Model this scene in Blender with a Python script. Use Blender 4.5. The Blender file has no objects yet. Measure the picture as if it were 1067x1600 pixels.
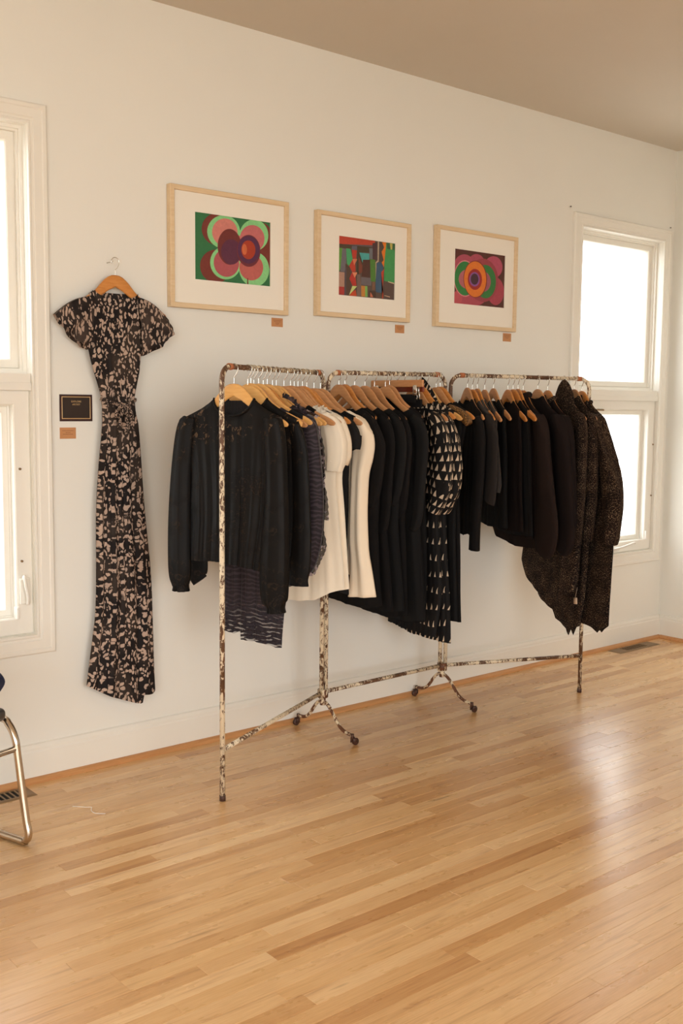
import bpy, bmesh, math, random
from math import sin, cos, pi, sqrt, radians
from mathutils import Vector, Matrix

random.seed(7)
C = bpy.context.scene.collection
sc = bpy.context.scene

# ---------------------------------------------------------------- camera, world, light, exposure
cam_d = bpy.data.cameras.new('camera'); cam = bpy.data.objects.new('camera', cam_d); C.objects.link(cam)
cam_d.sensor_fit = 'VERTICAL'; cam_d.sensor_height = 36.0; cam_d.lens = 1645.14/1600*36.0
cam_d.clip_start = 0.05; cam_d.clip_end = 200
yaw, pitch, roll = 0.6979, -0.1011, 0.0098
F = Vector((sin(yaw)*cos(pitch), cos(yaw)*cos(pitch), sin(pitch)))
R0 = Vector((cos(yaw), -sin(yaw), 0)); U0 = R0.cross(F)
RR = cos(roll)*R0 + sin(roll)*U0; UU = -sin(roll)*R0 + cos(roll)*U0
m = Matrix.Identity(4)
for i in range(3):
    m[i][0] = RR[i]; m[i][1] = UU[i]; m[i][2] = -F[i]; m[i][3] = (0, -3.8, 1.465)[i]
cam.matrix_world = m
sc.camera = cam

sc.view_settings.view_transform = 'Standard'; sc.view_settings.look = 'None'
sc.view_settings.gamma = 1.0; sc.view_settings.use_curve_mapping = False
sc.view_settings.exposure = 0.0

world = bpy.data.worlds.new('overcast_sky'); sc.world = world; world.use_nodes = True
bg = world.node_tree.nodes['Background']
bg.inputs[0].default_value = (0.96, 1.0, 1.02, 1); bg.inputs[1].default_value = 6.9
sc.cycles.max_bounces = 10; sc.cycles.diffuse_bounces = 6; sc.cycles.glossy_bounces = 4
sc.cycles.transparent_max_bounces = 12; sc.cycles.transmission_bounces = 6
sc.cycles.caustics_reflective = False; sc.cycles.caustics_refractive = False
sc.cycles.sample_clamp_indirect = 6.0

def portal(name, loc, size, rot):
    d = bpy.data.lights.new(name, 'AREA'); d.shape = 'RECTANGLE'; d.size, d.size_y = size
    d.cycles.is_portal = True
    o = bpy.data.objects.new(name, d); C.objects.link(o); o.location = loc; o.rotation_euler = rot
    return o
WX = (0.78, 4.86); WW = 0.955; WZ = (0.503, 2.555)          # the two windows of the back wall
XR, XL, YR, ZC = 5.858, -3.0, -7.0, 3.04                    # room shell
for x in WX: portal('window_daylight', (x+WW/2, 0.16, 1.53), (0.85, 2.0), (-pi/2, 0, 0))
RW = [(-2.8, -0.4), (0.0, 2.4)]                            # rear wall windows, behind the camera
LW = [(-6.6, -3.9)]                           # left wall windows
for a, b in RW: portal('rear_daylight', ((a+b)/2, YR-0.16, 1.575), (b-a, 2.35), (pi/2, 0, 0))
for a, b in LW: portal('left_daylight', (XL-0.16, (a+b)/2, 1.575), (2.35, b-a), (0, -pi/2, 0))

# ---------------------------------------------------------------- materials
def lin(c):
    return tuple(((x/255)/12.92 if x/255 <= .04045 else ((x/255+.055)/1.055)**2.4) for x in c) + (1,)
class NB:
    def __init__(s, name, rough=.5, col=(128,128,128), spec=.5, metal=0, sheen=0):
        s.m = bpy.data.materials.new(name); s.m.use_nodes = True; s.t = s.m.node_tree
        s.b = s.t.nodes['Principled BSDF']; s.out = s.t.nodes['Material Output']
        s.b.inputs['Base Color'].default_value = lin(col); s.b.inputs['Roughness'].default_value = rough
        s.b.inputs['Specular IOR Level'].default_value = spec; s.b.inputs['Metallic'].default_value = metal
        if sheen: s.b.inputs['Sheen Weight'].default_value = sheen; s.b.inputs['Sheen Roughness'].default_value = .4
    def n(s, typ, **kw):
        nd = s.t.nodes.new(typ)
        for k, v in kw.items():
            if k == 'ins':
                for a, b in v.items():
                    if hasattr(b, 'links') or isinstance(b, bpy.types.NodeSocket): s.t.links.new(b, nd.inputs[a])
                    else: nd.inputs[a].default_value = b
            else: setattr(nd, k, v)
        return nd
    def link(s, a, b): s.t.links.new(a, b)
    def coord(s, kind='Object', scale=(1,1,1), loc=(0,0,0), rot=(0,0,0)):
        tc = s.n('ShaderNodeTexCoord'); mp = s.n('ShaderNodeMapping')
        mp.inputs['Scale'].default_value = scale; mp.inputs['Location'].default_value = loc; mp.inputs['Rotation'].default_value = rot
        s.link(tc.outputs[kind], mp.inputs[0]); return mp.outputs[0]
    def noise(s, v, scale, detail=3, rough=.55, dist=0):
        nd = s.n('ShaderNodeTexNoise'); s.link(v, nd.inputs['Vector'])
        nd.inputs['Scale'].default_value = scale; nd.inputs['Detail'].default_value = detail
        nd.inputs['Roughness'].default_value = rough; nd.inputs['Distortion'].default_value = dist
        return nd.outputs['Fac']
    def ramp(s, fac, stops, interp='LINEAR'):
        r = s.n('ShaderNodeValToRGB'); r.color_ramp.interpolation = interp
        while len(r.color_ramp.elements) < len(stops): r.color_ramp.elements.new(.5)
        for e, (p, c) in zip(r.color_ramp.elements, stops):
            e.position = p; e.color = c if len(c) == 4 else lin(c)
        s.link(fac, r.inputs[0]); return r.outputs[0]
    def mix(s, f, a, b):
        nd = s.n('ShaderNodeMix', data_type='RGBA')
        for i, x in ((0, f), (6, a), (7, b)):
            if isinstance(x, bpy.types.NodeSocket): s.link(x, nd.inputs[i])
            else: nd.inputs[i].default_value = x if (i == 0 or len(x) == 4) else lin(x)
        return nd.outputs[2]
    def math(s, op, a, b=None, c=None):
        nd = s.n('ShaderNodeMath', operation=op)
        for i, x in enumerate((a, b, c)):
            if x is None: continue
            if isinstance(x, bpy.types.NodeSocket): s.link(x, nd.inputs[i])
            else: nd.inputs[i].default_value = x
        return nd.outputs[0]
    def color(s, sock): s.link(sock, s.b.inputs['Base Color']); return s
    def bump(s, h, strength=.3, dist=.002):
        b = s.n('ShaderNodeBump'); b.inputs['Strength'].default_value = strength; b.inputs['Distance'].default_value = dist
        s.link(h, b.inputs['Height']); s.link(b.outputs[0], s.b.inputs['Normal']); return s

def flat(name, col, rough=.5, **k): return NB(name, rough, col, **k).m

def paint(name, col, rough=.55):
    b = NB(name, rough, col, spec=.35); v = b.coord('Object')
    b.bump(b.noise(v, 180, 3), .06, .001)
    c2 = tuple(max(0, x-7) for x in col)
    b.color(b.mix(b.noise(v, 1.3, 3), col, c2)); return b.m
M = {}
M['wall'] = paint('wall_paint', (236,234,226))
M['ceiling'] = paint('ceiling_paint', (214,206,194), .8)
M['trim'] = paint('trim_paint', (238,234,224), .35)

def wood_floor(name, tint=0):
    b = NB(name, .3, (190,140,95), spec=.5)
    v0 = b.coord('Object')
    oi = b.n('ShaderNodeObjectInfo'); geo = b.n('ShaderNodeNewGeometry')
    rnd = b.math('FRACT', b.math('ADD', oi.outputs['Random'], b.math('MULTIPLY', geo.outputs['Random Per Island'], 7.31)))
    off = b.n('ShaderNodeCombineXYZ'); b.link(b.math('MULTIPLY', rnd, 37.0), off.inputs[0]); b.link(b.math('MULTIPLY', rnd, 91.0), off.inputs[1])
    va = b.n('ShaderNodeVectorMath', operation='ADD'); b.link(v0, va.inputs[0]); b.link(off.outputs[0], va.inputs[1])
    mp = b.n('ShaderNodeMapping'); mp.inputs['Scale'].default_value = (1.3, 22, 1); b.link(va.outputs[0], mp.inputs[0])
    mp2 = b.n('ShaderNodeMapping'); mp2.inputs['Scale'].default_value = (7, 190, 1); b.link(va.outputs[0], mp2.inputs[0])
    base = b.ramp(rnd, [(0,(204,156,104)),(.18,(236,198,146)),(.4,(224,182,130)),(.6,(244,210,162)),(.8,(214,168,114)),(1,(238,202,152))])
    g1 = b.ramp(b.noise(mp.outputs[0], 1.6, 4, .6, .9), [(.3,(180,134,92)),(.46,(244,228,206)),(.7,(255,252,246))])
    g2 = b.ramp(b.noise(mp2.outputs[0], 1.5, 2), [(.3,(214,196,176)),(.6,(255,255,255))])
    mul = b.n('ShaderNodeMix', data_type='RGBA', blend_type='MULTIPLY'); mul.inputs[0].default_value = .42
    b.link(base, mul.inputs[6]); b.link(g1, mul.inputs[7])
    mul2 = b.n('ShaderNodeMix', data_type='RGBA', blend_type='MULTIPLY'); mul2.inputs[0].default_value = .35
    b.link(mul.outputs[2], mul2.inputs[6]); b.link(g2, mul2.inputs[7])
    # worn darker knots and gouges
    mp3 = b.n('ShaderNodeMapping'); mp3.inputs['Scale'].default_value = (2.2, 26, 1); b.link(va.outputs[0], mp3.inputs[0])
    k = b.ramp(b.noise(mp3.outputs[0], 1.1, 2, .5, .3), [(.69,(0,0,0)),(.78,(255,255,255))])
    col = b.mix(b.math('MULTIPLY', k, .55), mul2.outputs[2], (120,74,38))
    b.color(col)
    rr = b.ramp(b.noise(b.coord('Object', (1,3,1)), 3.0, 4, .6), [(.3,(66,66,66,)),(.7,(112,112,112))])
    rs = b.n('ShaderNodeMapRange'); rs.inputs['To Min'].default_value = .22; rs.inputs['To Max'].default_value = .35
    b.link(b.noise(b.coord('Object', (1,3,1)), 3.0, 4, .6), rs.inputs[0]); b.link(rs.outputs[0], b.b.inputs['Roughness'])
    b.bump(b.noise(mp2.outputs[0], 2.0, 3), .12, .001)
    b.b.inputs['Coat Weight'].default_value = .2; b.b.inputs['Coat Roughness'].default_value = .25
    return b.m
M['floor'] = wood_floor('oak_strip_flooring')

def simple_wood(name, c1, c2, rough=.4, axis=(3,40,40)):
    b = NB(name, rough, c1, spec=.4); v = b.coord('Object', axis)
    b.color(b.mix(b.ramp(b.noise(v, 1.6, 3, .6, .6), [(.3,(0,0,0)),(.7,(255,255,255))]), c1, c2)); return b.m
M['quarter'] = simple_wood('oak_shoe_moulding', (204,150,98), (188,132,82))
M['maple'] = simple_wood('pale_maple_frame', (228,204,168), (218,190,150), .45)
M['hang_a'] = simple_wood('lit_honey_hanger_wood', (224,172,104), (210,154,86), .35, (10,60,60))  # pale honey wood, its colour lightened for the brighter light on the front hangers
M['hang_b'] = simple_wood('tan_hanger_wood', (200,146,98), (186,130,82), .38, (10,60,60))
M['hang_c'] = simple_wood('amber_hanger_wood', (208,142,76), (192,122,58), .33, (10,60,60))
M['hang_d'] = simple_wood('red_brown_hanger_wood', (128,52,26), (110,40,20), .35, (10,60,60))

def peel():
    b = NB('peeling_cream_paint', .5, (232,216,190), spec=.4); v = b.coord('Generated')
    vo = b.coord('Object', (1,1,.45))
    n1 = b.noise(vo, 85, 5, .75, .6); n2 = b.noise(vo, 7, 2)
    f = b.math('ADD', n1, b.math('MULTIPLY', b.math('SUBTRACT', n2, .5), .55))
    mask = b.ramp(f, [(.495,(255,255,255)),(.52,(0,0,0))])
    rust = b.mix(b.noise(vo, 60, 3), (62,42,28), (116,78,50))
    cream = b.mix(b.noise(vo, 20, 3), (238,224,198), (214,194,160))
    b.color(b.mix(mask, rust, cream)); b.bump(mask, .5, .0008)
    return b.m
M['peel'] = peel()
def peel2():
    b = NB('rusty_worn_paint', .6, (110,66,40)); vo = b.coord('Object', (1,1,.6))
    f = b.noise(vo, 40, 5, .7, .4)
    mask = b.ramp(f, [(.52,(0,0,0)),(.55,(255,255,255))])
    b.color(b.mix(mask, b.mix(b.noise(vo, 60, 3), (78,46,30), (120,74,44)), (226,208,176))); return b.m
M['peel2'] = peel2()
M['rust'] = NB('orange_rusted_fitting', .7, (176,106,66)).m
M['caster'] = NB('dark_rusted_caster', .6, (70,42,30)).m
M['chrome'] = NB('chrome_tube', .18, (205,190,172), metal=1).m
M['wire'] = NB('polished_steel_wire', .22, (225,222,215), metal=1).m
M['vinyl'] = flat('dark_grey_vinyl', (62,56,52), .45)
M['mat'] = flat('white_mat_board', (238,232,220), .8)
M['plaque'] = NB('dark_plaque_face', .35, (44,32,26)).m
M['plaque_edge'] = NB('dark_plaque_edge', .35, (56,28,26)).m
M['gold'] = NB('gold_foil', .45, (206,172,120), metal=.3).m
M['kraft'] = flat('tan_kraft_card', (194,138,92), .8)
M['ink'] = flat('brown_ink', (120,70,42), .8)
M['vent'] = flat('bronze_floor_register', (140,112,78), .4, metal=.4)
M['dark'] = flat('dark_duct', (26,22,20), .9)
M['outlet'] = flat('white_enamel', (236,232,224), .3)
M['thread'] = flat('white_thread', (240,236,228), .7)
M['ground'] = flat('pale_ground_outside', (200,196,188), .9)

def cloth(name, col, rough=.85, sheen=.0, weave=900, spec=.2, var=None, bump=.12):
    b = NB(name, rough, col, spec=spec, sheen=sheen); v = b.coord('UV')
    if var: b.color(b.mix(b.noise(v, 9, 4), col, var))
    b.bump(b.noise(v, weave, 2), bump, .0006); return b.m
M['black'] = cloth('black_crepe', (17,15,14), .8, spec=.25)
M['black2'] = cloth('soft_black_jersey', (22,18,17), .9, spec=.2, var=(15,13,12))
M['charcoal'] = cloth('charcoal_grey_knit', (74,68,64), .95, spec=.15, var=(62,57,54), weave=500, bump=.4)
M['charcoal2'] = cloth('black_grey_wool', (42,38,36), .95, spec=.15, weave=400, bump=.4)
M['brownknit'] = cloth('dark_brown_black_knit', (38,27,23), .95, spec=.15, var=(30,21,18), weave=400, bump=.35)
M['brownknit2'] = cloth('near_black_brown_wool', (30,21,19), .95, spec=.15, var=(24,17,15), weave=300, bump=.35)
M['cream'] = cloth('ivory_crepe', (240,228,208), .75, spec=.25, var=(232,218,196))
M['cream2'] = cloth('warm_ivory_crepe', (238,222,198), .7, spec=.3)
M['lining'] = cloth('gathered_black_lining', (24,20,19), .6)
def satin():
    b = NB('black_devore_satin', .5, (14,12,11), spec=.13); v = b.coord('UV')
    # woven burnt-out motifs: browner, duller patches mostly on the yoke
    vo = b.n('ShaderNodeTexVoronoi', feature='F1'); vo.inputs['Scale'].default_value = 34; b.link(v, vo.inputs['Vector'])
    spot = b.ramp(b.noise(v, 46, 2, .6, 1.5), [(.56,(0,0,0)),(.62,(255,255,255))])
    n = b.ramp(b.noise(v, 7, 3, .6, 1.0), [(.5,(0,0,0)),(.6,(255,255,255))])
    sep = b.n('ShaderNodeSeparateXYZ'); b.link(v, sep.inputs[0])
    yoke = b.n('ShaderNodeMapRange'); yoke.inputs[1].default_value = 1.26; yoke.inputs[2].default_value = 1.42; b.link(sep.outputs[1], yoke.inputs[0])
    msk = b.math('MULTIPLY', b.math('MULTIPLY', spot, n), b.math('ADD', b.math('MULTIPLY', yoke.outputs[0], .8), .12))
    b.color(b.mix(msk, (17,14,12), (104,80,58)))
    b.link(b.math('ADD', b.math('MULTIPLY', n, .15), .5), b.b.inputs['Roughness'])
    b.bump(b.noise(b.coord('UV', (1,.12,1)), 120, 2), .12, .002); return b.m
M['satin'] = satin()
def alpha_mix(b, fac):   # fac = how sheer, 0..1
    tr = b.n('ShaderNodeBsdfTransparent'); ms = b.n('ShaderNodeMixShader')
    b.link(fac, ms.inputs[0]); b.link(b.b.outputs[0], ms.inputs[1]); b.link(tr.outputs[0], ms.inputs[2])
    b.link(ms.outputs[0], b.out.inputs[0])
def plum_sheer(name, sheer):
    b = NB(name, .7, (52,40,48), spec=.3, sheen=.15); v = b.coord('UV', (1,1,1))
    w = b.n('ShaderNodeTexWave', bands_direction='Y'); b.link(v, w.inputs['Vector'])
    w.inputs['Scale'].default_value = 19; w.inputs['Distortion'].default_value = 7.5; w.inputs['Detail'].default_value = 1.5; w.inputs['Detail Scale'].default_value = .9
    s = b.ramp(w.outputs['Fac'], [(.5,(0,0,0)),(.75,(255,255,255))])
    b.color(b.mix(s, (32,24,29), (60,49,56)))
    sp = b.n('ShaderNodeSeparateXYZ'); b.link(v, sp.inputs[0]); lo = b.n('ShaderNodeMapRange'); lo.inputs[1].default_value = .72; lo.inputs[2].default_value = .62; b.link(sp.outputs[1], lo.inputs[0])
    alpha_mix(b, b.math('MULTIPLY', s, b.math('MULTIPLY_ADD', lo.outputs[0], sheer*2.2, sheer*.4))); return b.m
M['plum'] = plum_sheer('plum_striped_burnout', .12)
M['plum_sheer'] = plum_sheer('sheer_plum_striped_burnout', .23)
def petals(name, ground, petal, scale, thr, sheer=0, second=None):
    b = NB(name, .75, ground, spec=.25); v = b.coord('UV', (1.35,.8,1))
    dn = b.n('ShaderNodeTexNoise'); dn.inputs['Scale'].default_value = 24; b.link(v, dn.inputs['Vector'])
    mx = b.n('ShaderNodeMix', data_type='VECTOR'); mx.inputs[0].default_value = .05; b.link(v, mx.inputs[4]); b.link(dn.outputs['Color'], mx.inputs[5])
    vo = b.n('ShaderNodeTexVoronoi', feature='F1'); vo.inputs['Scale'].default_value = scale; vo.inputs['Randomness'].default_value = 1; b.link(mx.outputs[1], vo.inputs['Vector'])
    m1 = b.ramp(vo.outputs['Distance'], [(thr-.03,(255,255,255)),(thr+.02,(0,0,0))])
    cl = b.ramp(b.noise(v, 15, 2), [(.34,(0,0,0)),(.40,(255,255,255))])
    f = b.math('MULTIPLY', m1, cl)
    gr = b.mix(b.ramp(b.noise(v, 6, 2), [(.45,(0,0,0)),(.6,(255,255,255))]), ground, second or ground)
    b.color(b.mix(f, gr, b.mix(b.noise(v, 30, 1), petal, tuple(int(x*.84) for x in petal))))
    if sheer: alpha_mix(b, b.math('MULTIPLY', b.math('SUBTRACT', 1.0, f), sheer))
    return b.m
M['petal'] = petals('black_taupe_petal_print', (24,17,16), (196,170,152), 66, .43, second=(52,42,36))
M['petal_sleeve'] = petals('sheer_black_taupe_petal_print', (28,20,18), (190,164,146), 62, .43, 0, second=(64,52,46))
M['lilac'] = petals('black_lilac_petal_print', (30,22,26), (176,158,158), 55, .42, .15)
def triangles():
    b = NB('black_print_of_cream_triangles', .75, (18,15,14), spec=.25); v = b.coord('UV')
    dn = b.n('ShaderNodeTexNoise'); dn.inputs['Scale'].default_value = 9; dn.inputs['Detail'].default_value = 1; b.link(v, dn.inputs['Vector'])
    wv = b.n('ShaderNodeVectorMath', operation='MULTIPLY_ADD'); b.link(dn.outputs['Color'], wv.inputs[0]); wv.inputs[1].default_value = (.05,.035,0); b.link(v, wv.inputs[2])
    sep = b.n('ShaderNodeSeparateXYZ'); b.link(wv.outputs[0], sep.inputs[0])
    zz = b.math('MULTIPLY', sep.outputs[1], 26.0)
    row = b.math('FLOOR', zz); fz = b.math('FRACT', zz)
    xx = b.math('ADD', b.math('MULTIPLY', sep.outputs[0], 36.0), b.math('MULTIPLY', row, .37))
    fx = b.math('FRACT', xx)
    hgt = b.math('SUBTRACT', 1.0, b.math('DIVIDE', b.math('SUBTRACT', fz, .14), .74))
    dense = b.math('GREATER_THAN', sep.outputs[1], 1.0)
    even = b.math('LESS_THAN', b.math('FRACT', b.math('MULTIPLY', row, .5)), .25)
    half = b.math('MULTIPLY', hgt, b.math('MULTIPLY_ADD', dense, .11, .18))
    ins = b.math('LESS_THAN', b.math('ABSOLUTE', b.math('SUBTRACT', b.math('ADD', fx, b.math('MULTIPLY', fz, -.18)), .36)), half)
    lo = b.math('GREATER_THAN', fz, .14)
    # sparse bands lower down, dense on the bodice and sleeves
    ns = b.math('GREATER_THAN', b.noise(b.coord('UV', (1,1,1)), 9, 1), .38)
    f = b.math('MULTIPLY', b.math('MULTIPLY', ins, lo), b.math('MULTIPLY', b.math('MAXIMUM', dense, even), b.math('MAXIMUM', ns, b.math('SUBTRACT', 1.0, dense))))
    b.color(b.mix(f, (18,15,14), (206,184,158))); return b.m
M['tri'] = triangles()
def tweed():
    b = NB('brown_black_flecked_tweed', .95, (40,28,22), spec=.15); v = b.coord('UV')
    n1 = b.noise(v, 170, 2, .8); n2 = b.noise(v, 14, 3)
    f = b.math('ADD', n1, b.math('MULTIPLY', b.math('SUBTRACT', n2, .5), .2))
    b.color(b.ramp(f, [(.45,(24,17,15)),(.55,(48,35,28)),(.61,(104,84,64)),(.70,(156,134,106))]))
    b.bump(n1, .5, .002); return b.m
M['tweed'] = tweed()
def sequin():
    b = NB('brown_beaded_yoke', .5, (90,60,30)); v = b.coord('UV')
    b.color(b.ramp(b.noise(v, 160, 2, .8), [(.42,(40,26,16)),(.55,(120,82,40)),(.65,(190,140,72))])); return b.m
M['sequin'] = sequin()
M['navy'] = cloth('navy_blue_satin', (24,28,52), .4, spec=.5)
def glass():
    b = NB('window_glass', .02, (255,255,255)); g = b.n('ShaderNodeBsdfGlossy'); g.inputs['Roughness'].default_value = .01
    tr = b.n('ShaderNodeBsdfTransparent'); ms = b.n('ShaderNodeMixShader'); lw = b.n('ShaderNodeLayerWeight'); f5 = b.math('MULTIPLY_ADD', b.math('POWER', lw.outputs['Facing'], 5.0), .95, .04)
    b.link(f5, ms.inputs[0]); b.link(tr.outputs[0], ms.inputs[1]); b.link(g.outputs[0], ms.inputs[2]); b.link(ms.outputs[0], b.out.inputs[0])
    return b.m
M['glass'] = glass()

# ---------------------------------------------------------------- object helpers
def mesh(name, verts, faces, mats, parent=None, smooth=True, uv=None, fm=None, loc=None):
    me = bpy.data.meshes.new(name); me.from_pydata(verts, [], faces)
    for mt in (mats if isinstance(mats, (list, tuple)) else [mats]): me.materials.append(mt)
    if smooth: me.polygons.foreach_set('use_smooth', [True]*len(me.polygons))
    if fm: me.polygons.foreach_set('material_index', fm)
    if uv:
        l = me.uv_layers.new(name='UVMap')
        for lp in me.loops: l.data[lp.index].uv = uv[lp.vertex_index]
    me.update()
    o = bpy.data.objects.new(name, me); C.objects.link(o)
    if parent: o.parent = parent
    if loc is not None: o.location = loc
    return o
def tag(o, label=None, cat=None, group=None, kind=None):
    if label: o['label'] = label
    if cat: o['category'] = cat
    if group: o['group'] = group
    if kind: o['kind'] = kind
    return o
def thing(name, label, cat, loc=(0,0,0), rz=0, group=None):
    o = bpy.data.objects.new(name, None); C.objects.link(o); o.location = loc; o.rotation_euler = (0,0,rz); o.empty_display_size = .05
    return tag(o, label, cat, group)
def join(parts):
    V, Fc = [], []
    for v, f in parts:
        k = len(V); V += v; Fc += [tuple(i+k for i in q) for q in f]
    return V, Fc
def box(x0, x1, y0, y1, z0, z1, ch=0):
    if ch:   # chamfered along the top edges of the face seen
        bm = bmesh.new(); bmesh.ops.create_cube(bm, size=1)
        for v in bm.verts: v.co = Vector(((x0+x1)/2+v.co.x*(x1-x0), (y0+y1)/2+v.co.y*(y1-y0), (z0+z1)/2+v.co.z*(z1-z0)))
        bmesh.ops.bevel(bm, geom=bm.edges[:], offset=ch, segments=1, affect='EDGES')
        bm.verts.index_update(); r = ([tuple(v.co) for v in bm.verts], [tuple(v.index for v in f.verts) for f in bm.faces]); bm.free(); return r
    v = [(x,y,z) for z in (z0,z1) for y in (y0,y1) for x in (x0,x1)]
    return v, [(0,2,3,1),(4,5,7,6),(0,1,5,4),(2,6,7,3),(0,4,6,2),(1,3,7,5)]
def tube(pts, r, n=12, caps=True, closed=False):
    P = [Vector(p) for p in pts]; V, Fc = [], []; prev = None
    rs = r if isinstance(r, (list, tuple)) else [r]*len(P)
    for i, p in enumerate(P):
        t = (P[min(i+1, len(P)-1)] - P[max(i-1, 0)]).normalized()
        if closed: t = (P[(i+1) % len(P)] - P[i-1]).normalized()
        if prev is None: a = t.orthogonal().normalized()
        else: a = (prev - t*prev.dot(t)).normalized()
        prev = a; b = t.cross(a)
        V += [tuple(p + rs[i]*(cos(2*pi*k/n)*a + sin(2*pi*k/n)*b)) for k in range(n)]
    m_ = len(P)
    for i in range(m_ if closed else m_-1):
        j = (i+1) % m_
        Fc += [(i*n+k, i*n+(k+1) % n, j*n+(k+1) % n, j*n+k) for k in range(n)]
    if caps and not closed: Fc += [tuple(range(n))[::-1], tuple((m_-1)*n+k for k in range(n))]
    return V, Fc
def smooth_path(pts, sub=6):
    P = [Vector(p) for p in pts]; out = []
    for i in range(len(P)-1):
        p0, p1, p2, p3 = P[max(i-1,0)], P[i], P[i+1], P[min(i+2,len(P)-1)]
        for k in range(sub):
            t = k/sub; out.append(.5*((2*p1)+(p2-p0)*t+(2*p0-5*p1+4*p2-p3)*t*t+(3*p1-p0-3*p2+p3)*t**3))
    out.append(P[-1]); return out
def sweep_rect(x0, x1, z0, z1, prof, y=0):
    """prof: list of (inset, dy); swept round the rectangle x0..x1, z0..z1 in the xz plane (mitred corners)."""
    V, Fc = [], []; k = len(prof)
    for cx, cz, sx, sz in ((x0,z0,1,1),(x1,z0,-1,1),(x1,z1,-1,-1),(x0,z1,1,-1)):
        V += [(cx+sx*i, y+d, cz+sz*i) for i, d in prof]
    for c in range(4):
        e = (c+1) % 4
        for j in range(k-1): Fc.append((c*k+j, e*k+j, e*k+j+1, c*k+j+1))
    return V, Fc
def interp(tab, x):
    if x <= tab[0][0]: return tab[0][1]
    for (a, b), (c, d) in zip(tab, tab[1:]):
        if x <= c: return b+(d-b)*(x-a)/(c-a) if c != a else d
    return tab[-1][1]
def disc(c, r, axis, w, n=20):
    ax = Vector(axis).normalized(); return tube([Vector(c)-ax*w/2, Vector(c)+ax*w/2], r, n)

# ---------------------------------------------------------------- room shell
def holes_wall(axis, fixed, a0, a1, z0, z1, holes, thick):
    """a wall slab with rectangular holes. axis 'x': the wall runs along x at y=fixed..fixed+thick"""
    parts = []; cur = a0
    for h0, h1, hz0, hz1 in holes:
        parts += [(cur, h0, z0, z1), (h0, h1, z0, hz0), (h0, h1, hz1, z1)]; cur = h1
    parts.append((cur, a1, z0, z1)); out = []
    for p0, p1, q0, q1 in parts:
        out.append(box(p0, p1, min(fixed,fixed+thick), max(fixed,fixed+thick), q0, q1) if axis == 'x' else box(min(fixed,fixed+thick), max(fixed,fixed+thick), p0, p1, q0, q1))
    return join(out)
def struct(name, vf, mat, parent=None, smooth=False):
    o = mesh(name, vf[0], vf[1], mat, parent, smooth)
    if parent is None: o['kind'] = 'structure'
    return o
ins = .07
struct('wall_back', holes_wall('x', 0, XL-.15, XR+.15, -.1, ZC, [(x+ins, x+WW-ins, WZ[0]+ins, WZ[1]-ins) for x in WX], .16), M['wall'])
struct('wall_right', box(XR, XR+.15, YR-.15, 0, -.1, ZC), M['wall'])
struct('wall_rear', holes_wall('x', YR, XL-.15, XR, -.1, ZC, [(a, b, .40, 2.75) for a, b in RW], -.15), M['wall'])
struct('wall_left', holes_wall('y', XL, YR, 0, -.1, ZC, [(a, b, .40, 2.75) for a, b in LW], -.15), M['wall'])
struct('ceiling', box(XL-.15, XR+.15, YR-.15, .16, ZC, ZC+.1), M['ceiling'])
g = struct('ground_outside', box(-40, 40, -40, 40, -.9, -.8), M['ground'])

# floor: strip boards, one object each where they can be told apart
floor = struct('floor', box(XL, XR, YR, 0, -.1, -.016), M['dark'])
BW = .0567; boards = []; y = -.022; row = 0
stuffV = []
while y > YR:
    x = XL + random.uniform(-1.0, 0)
    while x < XR:
        L = random.choice((.45,.6,.75,.9,1.1,1.3,1.6)) * random.uniform(.9, 1.1)
        a, b = max(x, XL), min(x+L, XR)
        if b-a > .03:
            # in view? rough frustum test on the board's centre line
            seen = False
            for q in (0, .25, .5, .75, 1):
                px_, py_ = a+(b-a)*q, y-BW/2
                d = Vector((px_, py_, 0))-cam.location; z = d.dot(F)
                if z > .3:
                    u_ = 533+1645*d.dot(RR)/z; v_ = 800-1645*d.dot(UU)/z
                    if -40 < u_ < 1107 and v_ < 1680: seen = True
            boards.append((seen, (Vector(((a+b)/2, y-BW/2, 0))-cam.location).length, a, b, y-BW, y))
        x += L
    y -= BW; row += 1
seenb = sorted([q for q in boards if q[0]], key=lambda q: q[1])
def board_vf(a, b, y0, y1):
    gp, c, zt = .0002, .0005, random.uniform(-.00025, .00025)
    x0, x1, y0, y1 = a+gp, b-gp, y0+gp, y1-gp
    v = [(x0,y0,-.015),(x1,y0,-.015),(x1,y1,-.015),(x0,y1,-.015),(x0,y0,zt-c),(x1,y0,zt-c),(x1,y1,zt-c),(x0,y1,zt-c),
         (x0+c,y0+c,zt),(x1-c,y0+c,zt),(x1-c,y1-c,zt),(x0+c,y1-c,zt)]
    f = [(8,9,10,11)] + [(i, (i+1)%4, (i+1)%4+4, i+4) for i in range(4)] + [(i+4, (i+1)%4+4, (i+1)%4+8, i+8) for i in range(4)]
    return v, f
for s_, d_, a, b, y0, y1 in seenb[:300]:
    v, f = board_vf(a, b, y0, y1); ox, oy = (a+b)/2, (y0+y1)/2
    mesh('floorboard', [(p[0]-ox, p[1]-oy, p[2]) for p in v], f, M['floor'], floor, False, loc=(ox, oy, 0))
rest = seenb[300:] + [q for q in boards if not q[0]]
V, Fc = join([board_vf(*q[2:]) for q in rest])
o = mesh('floorboards', V, Fc, M['floor'], floor, False); o['kind'] = 'stuff'

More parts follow.
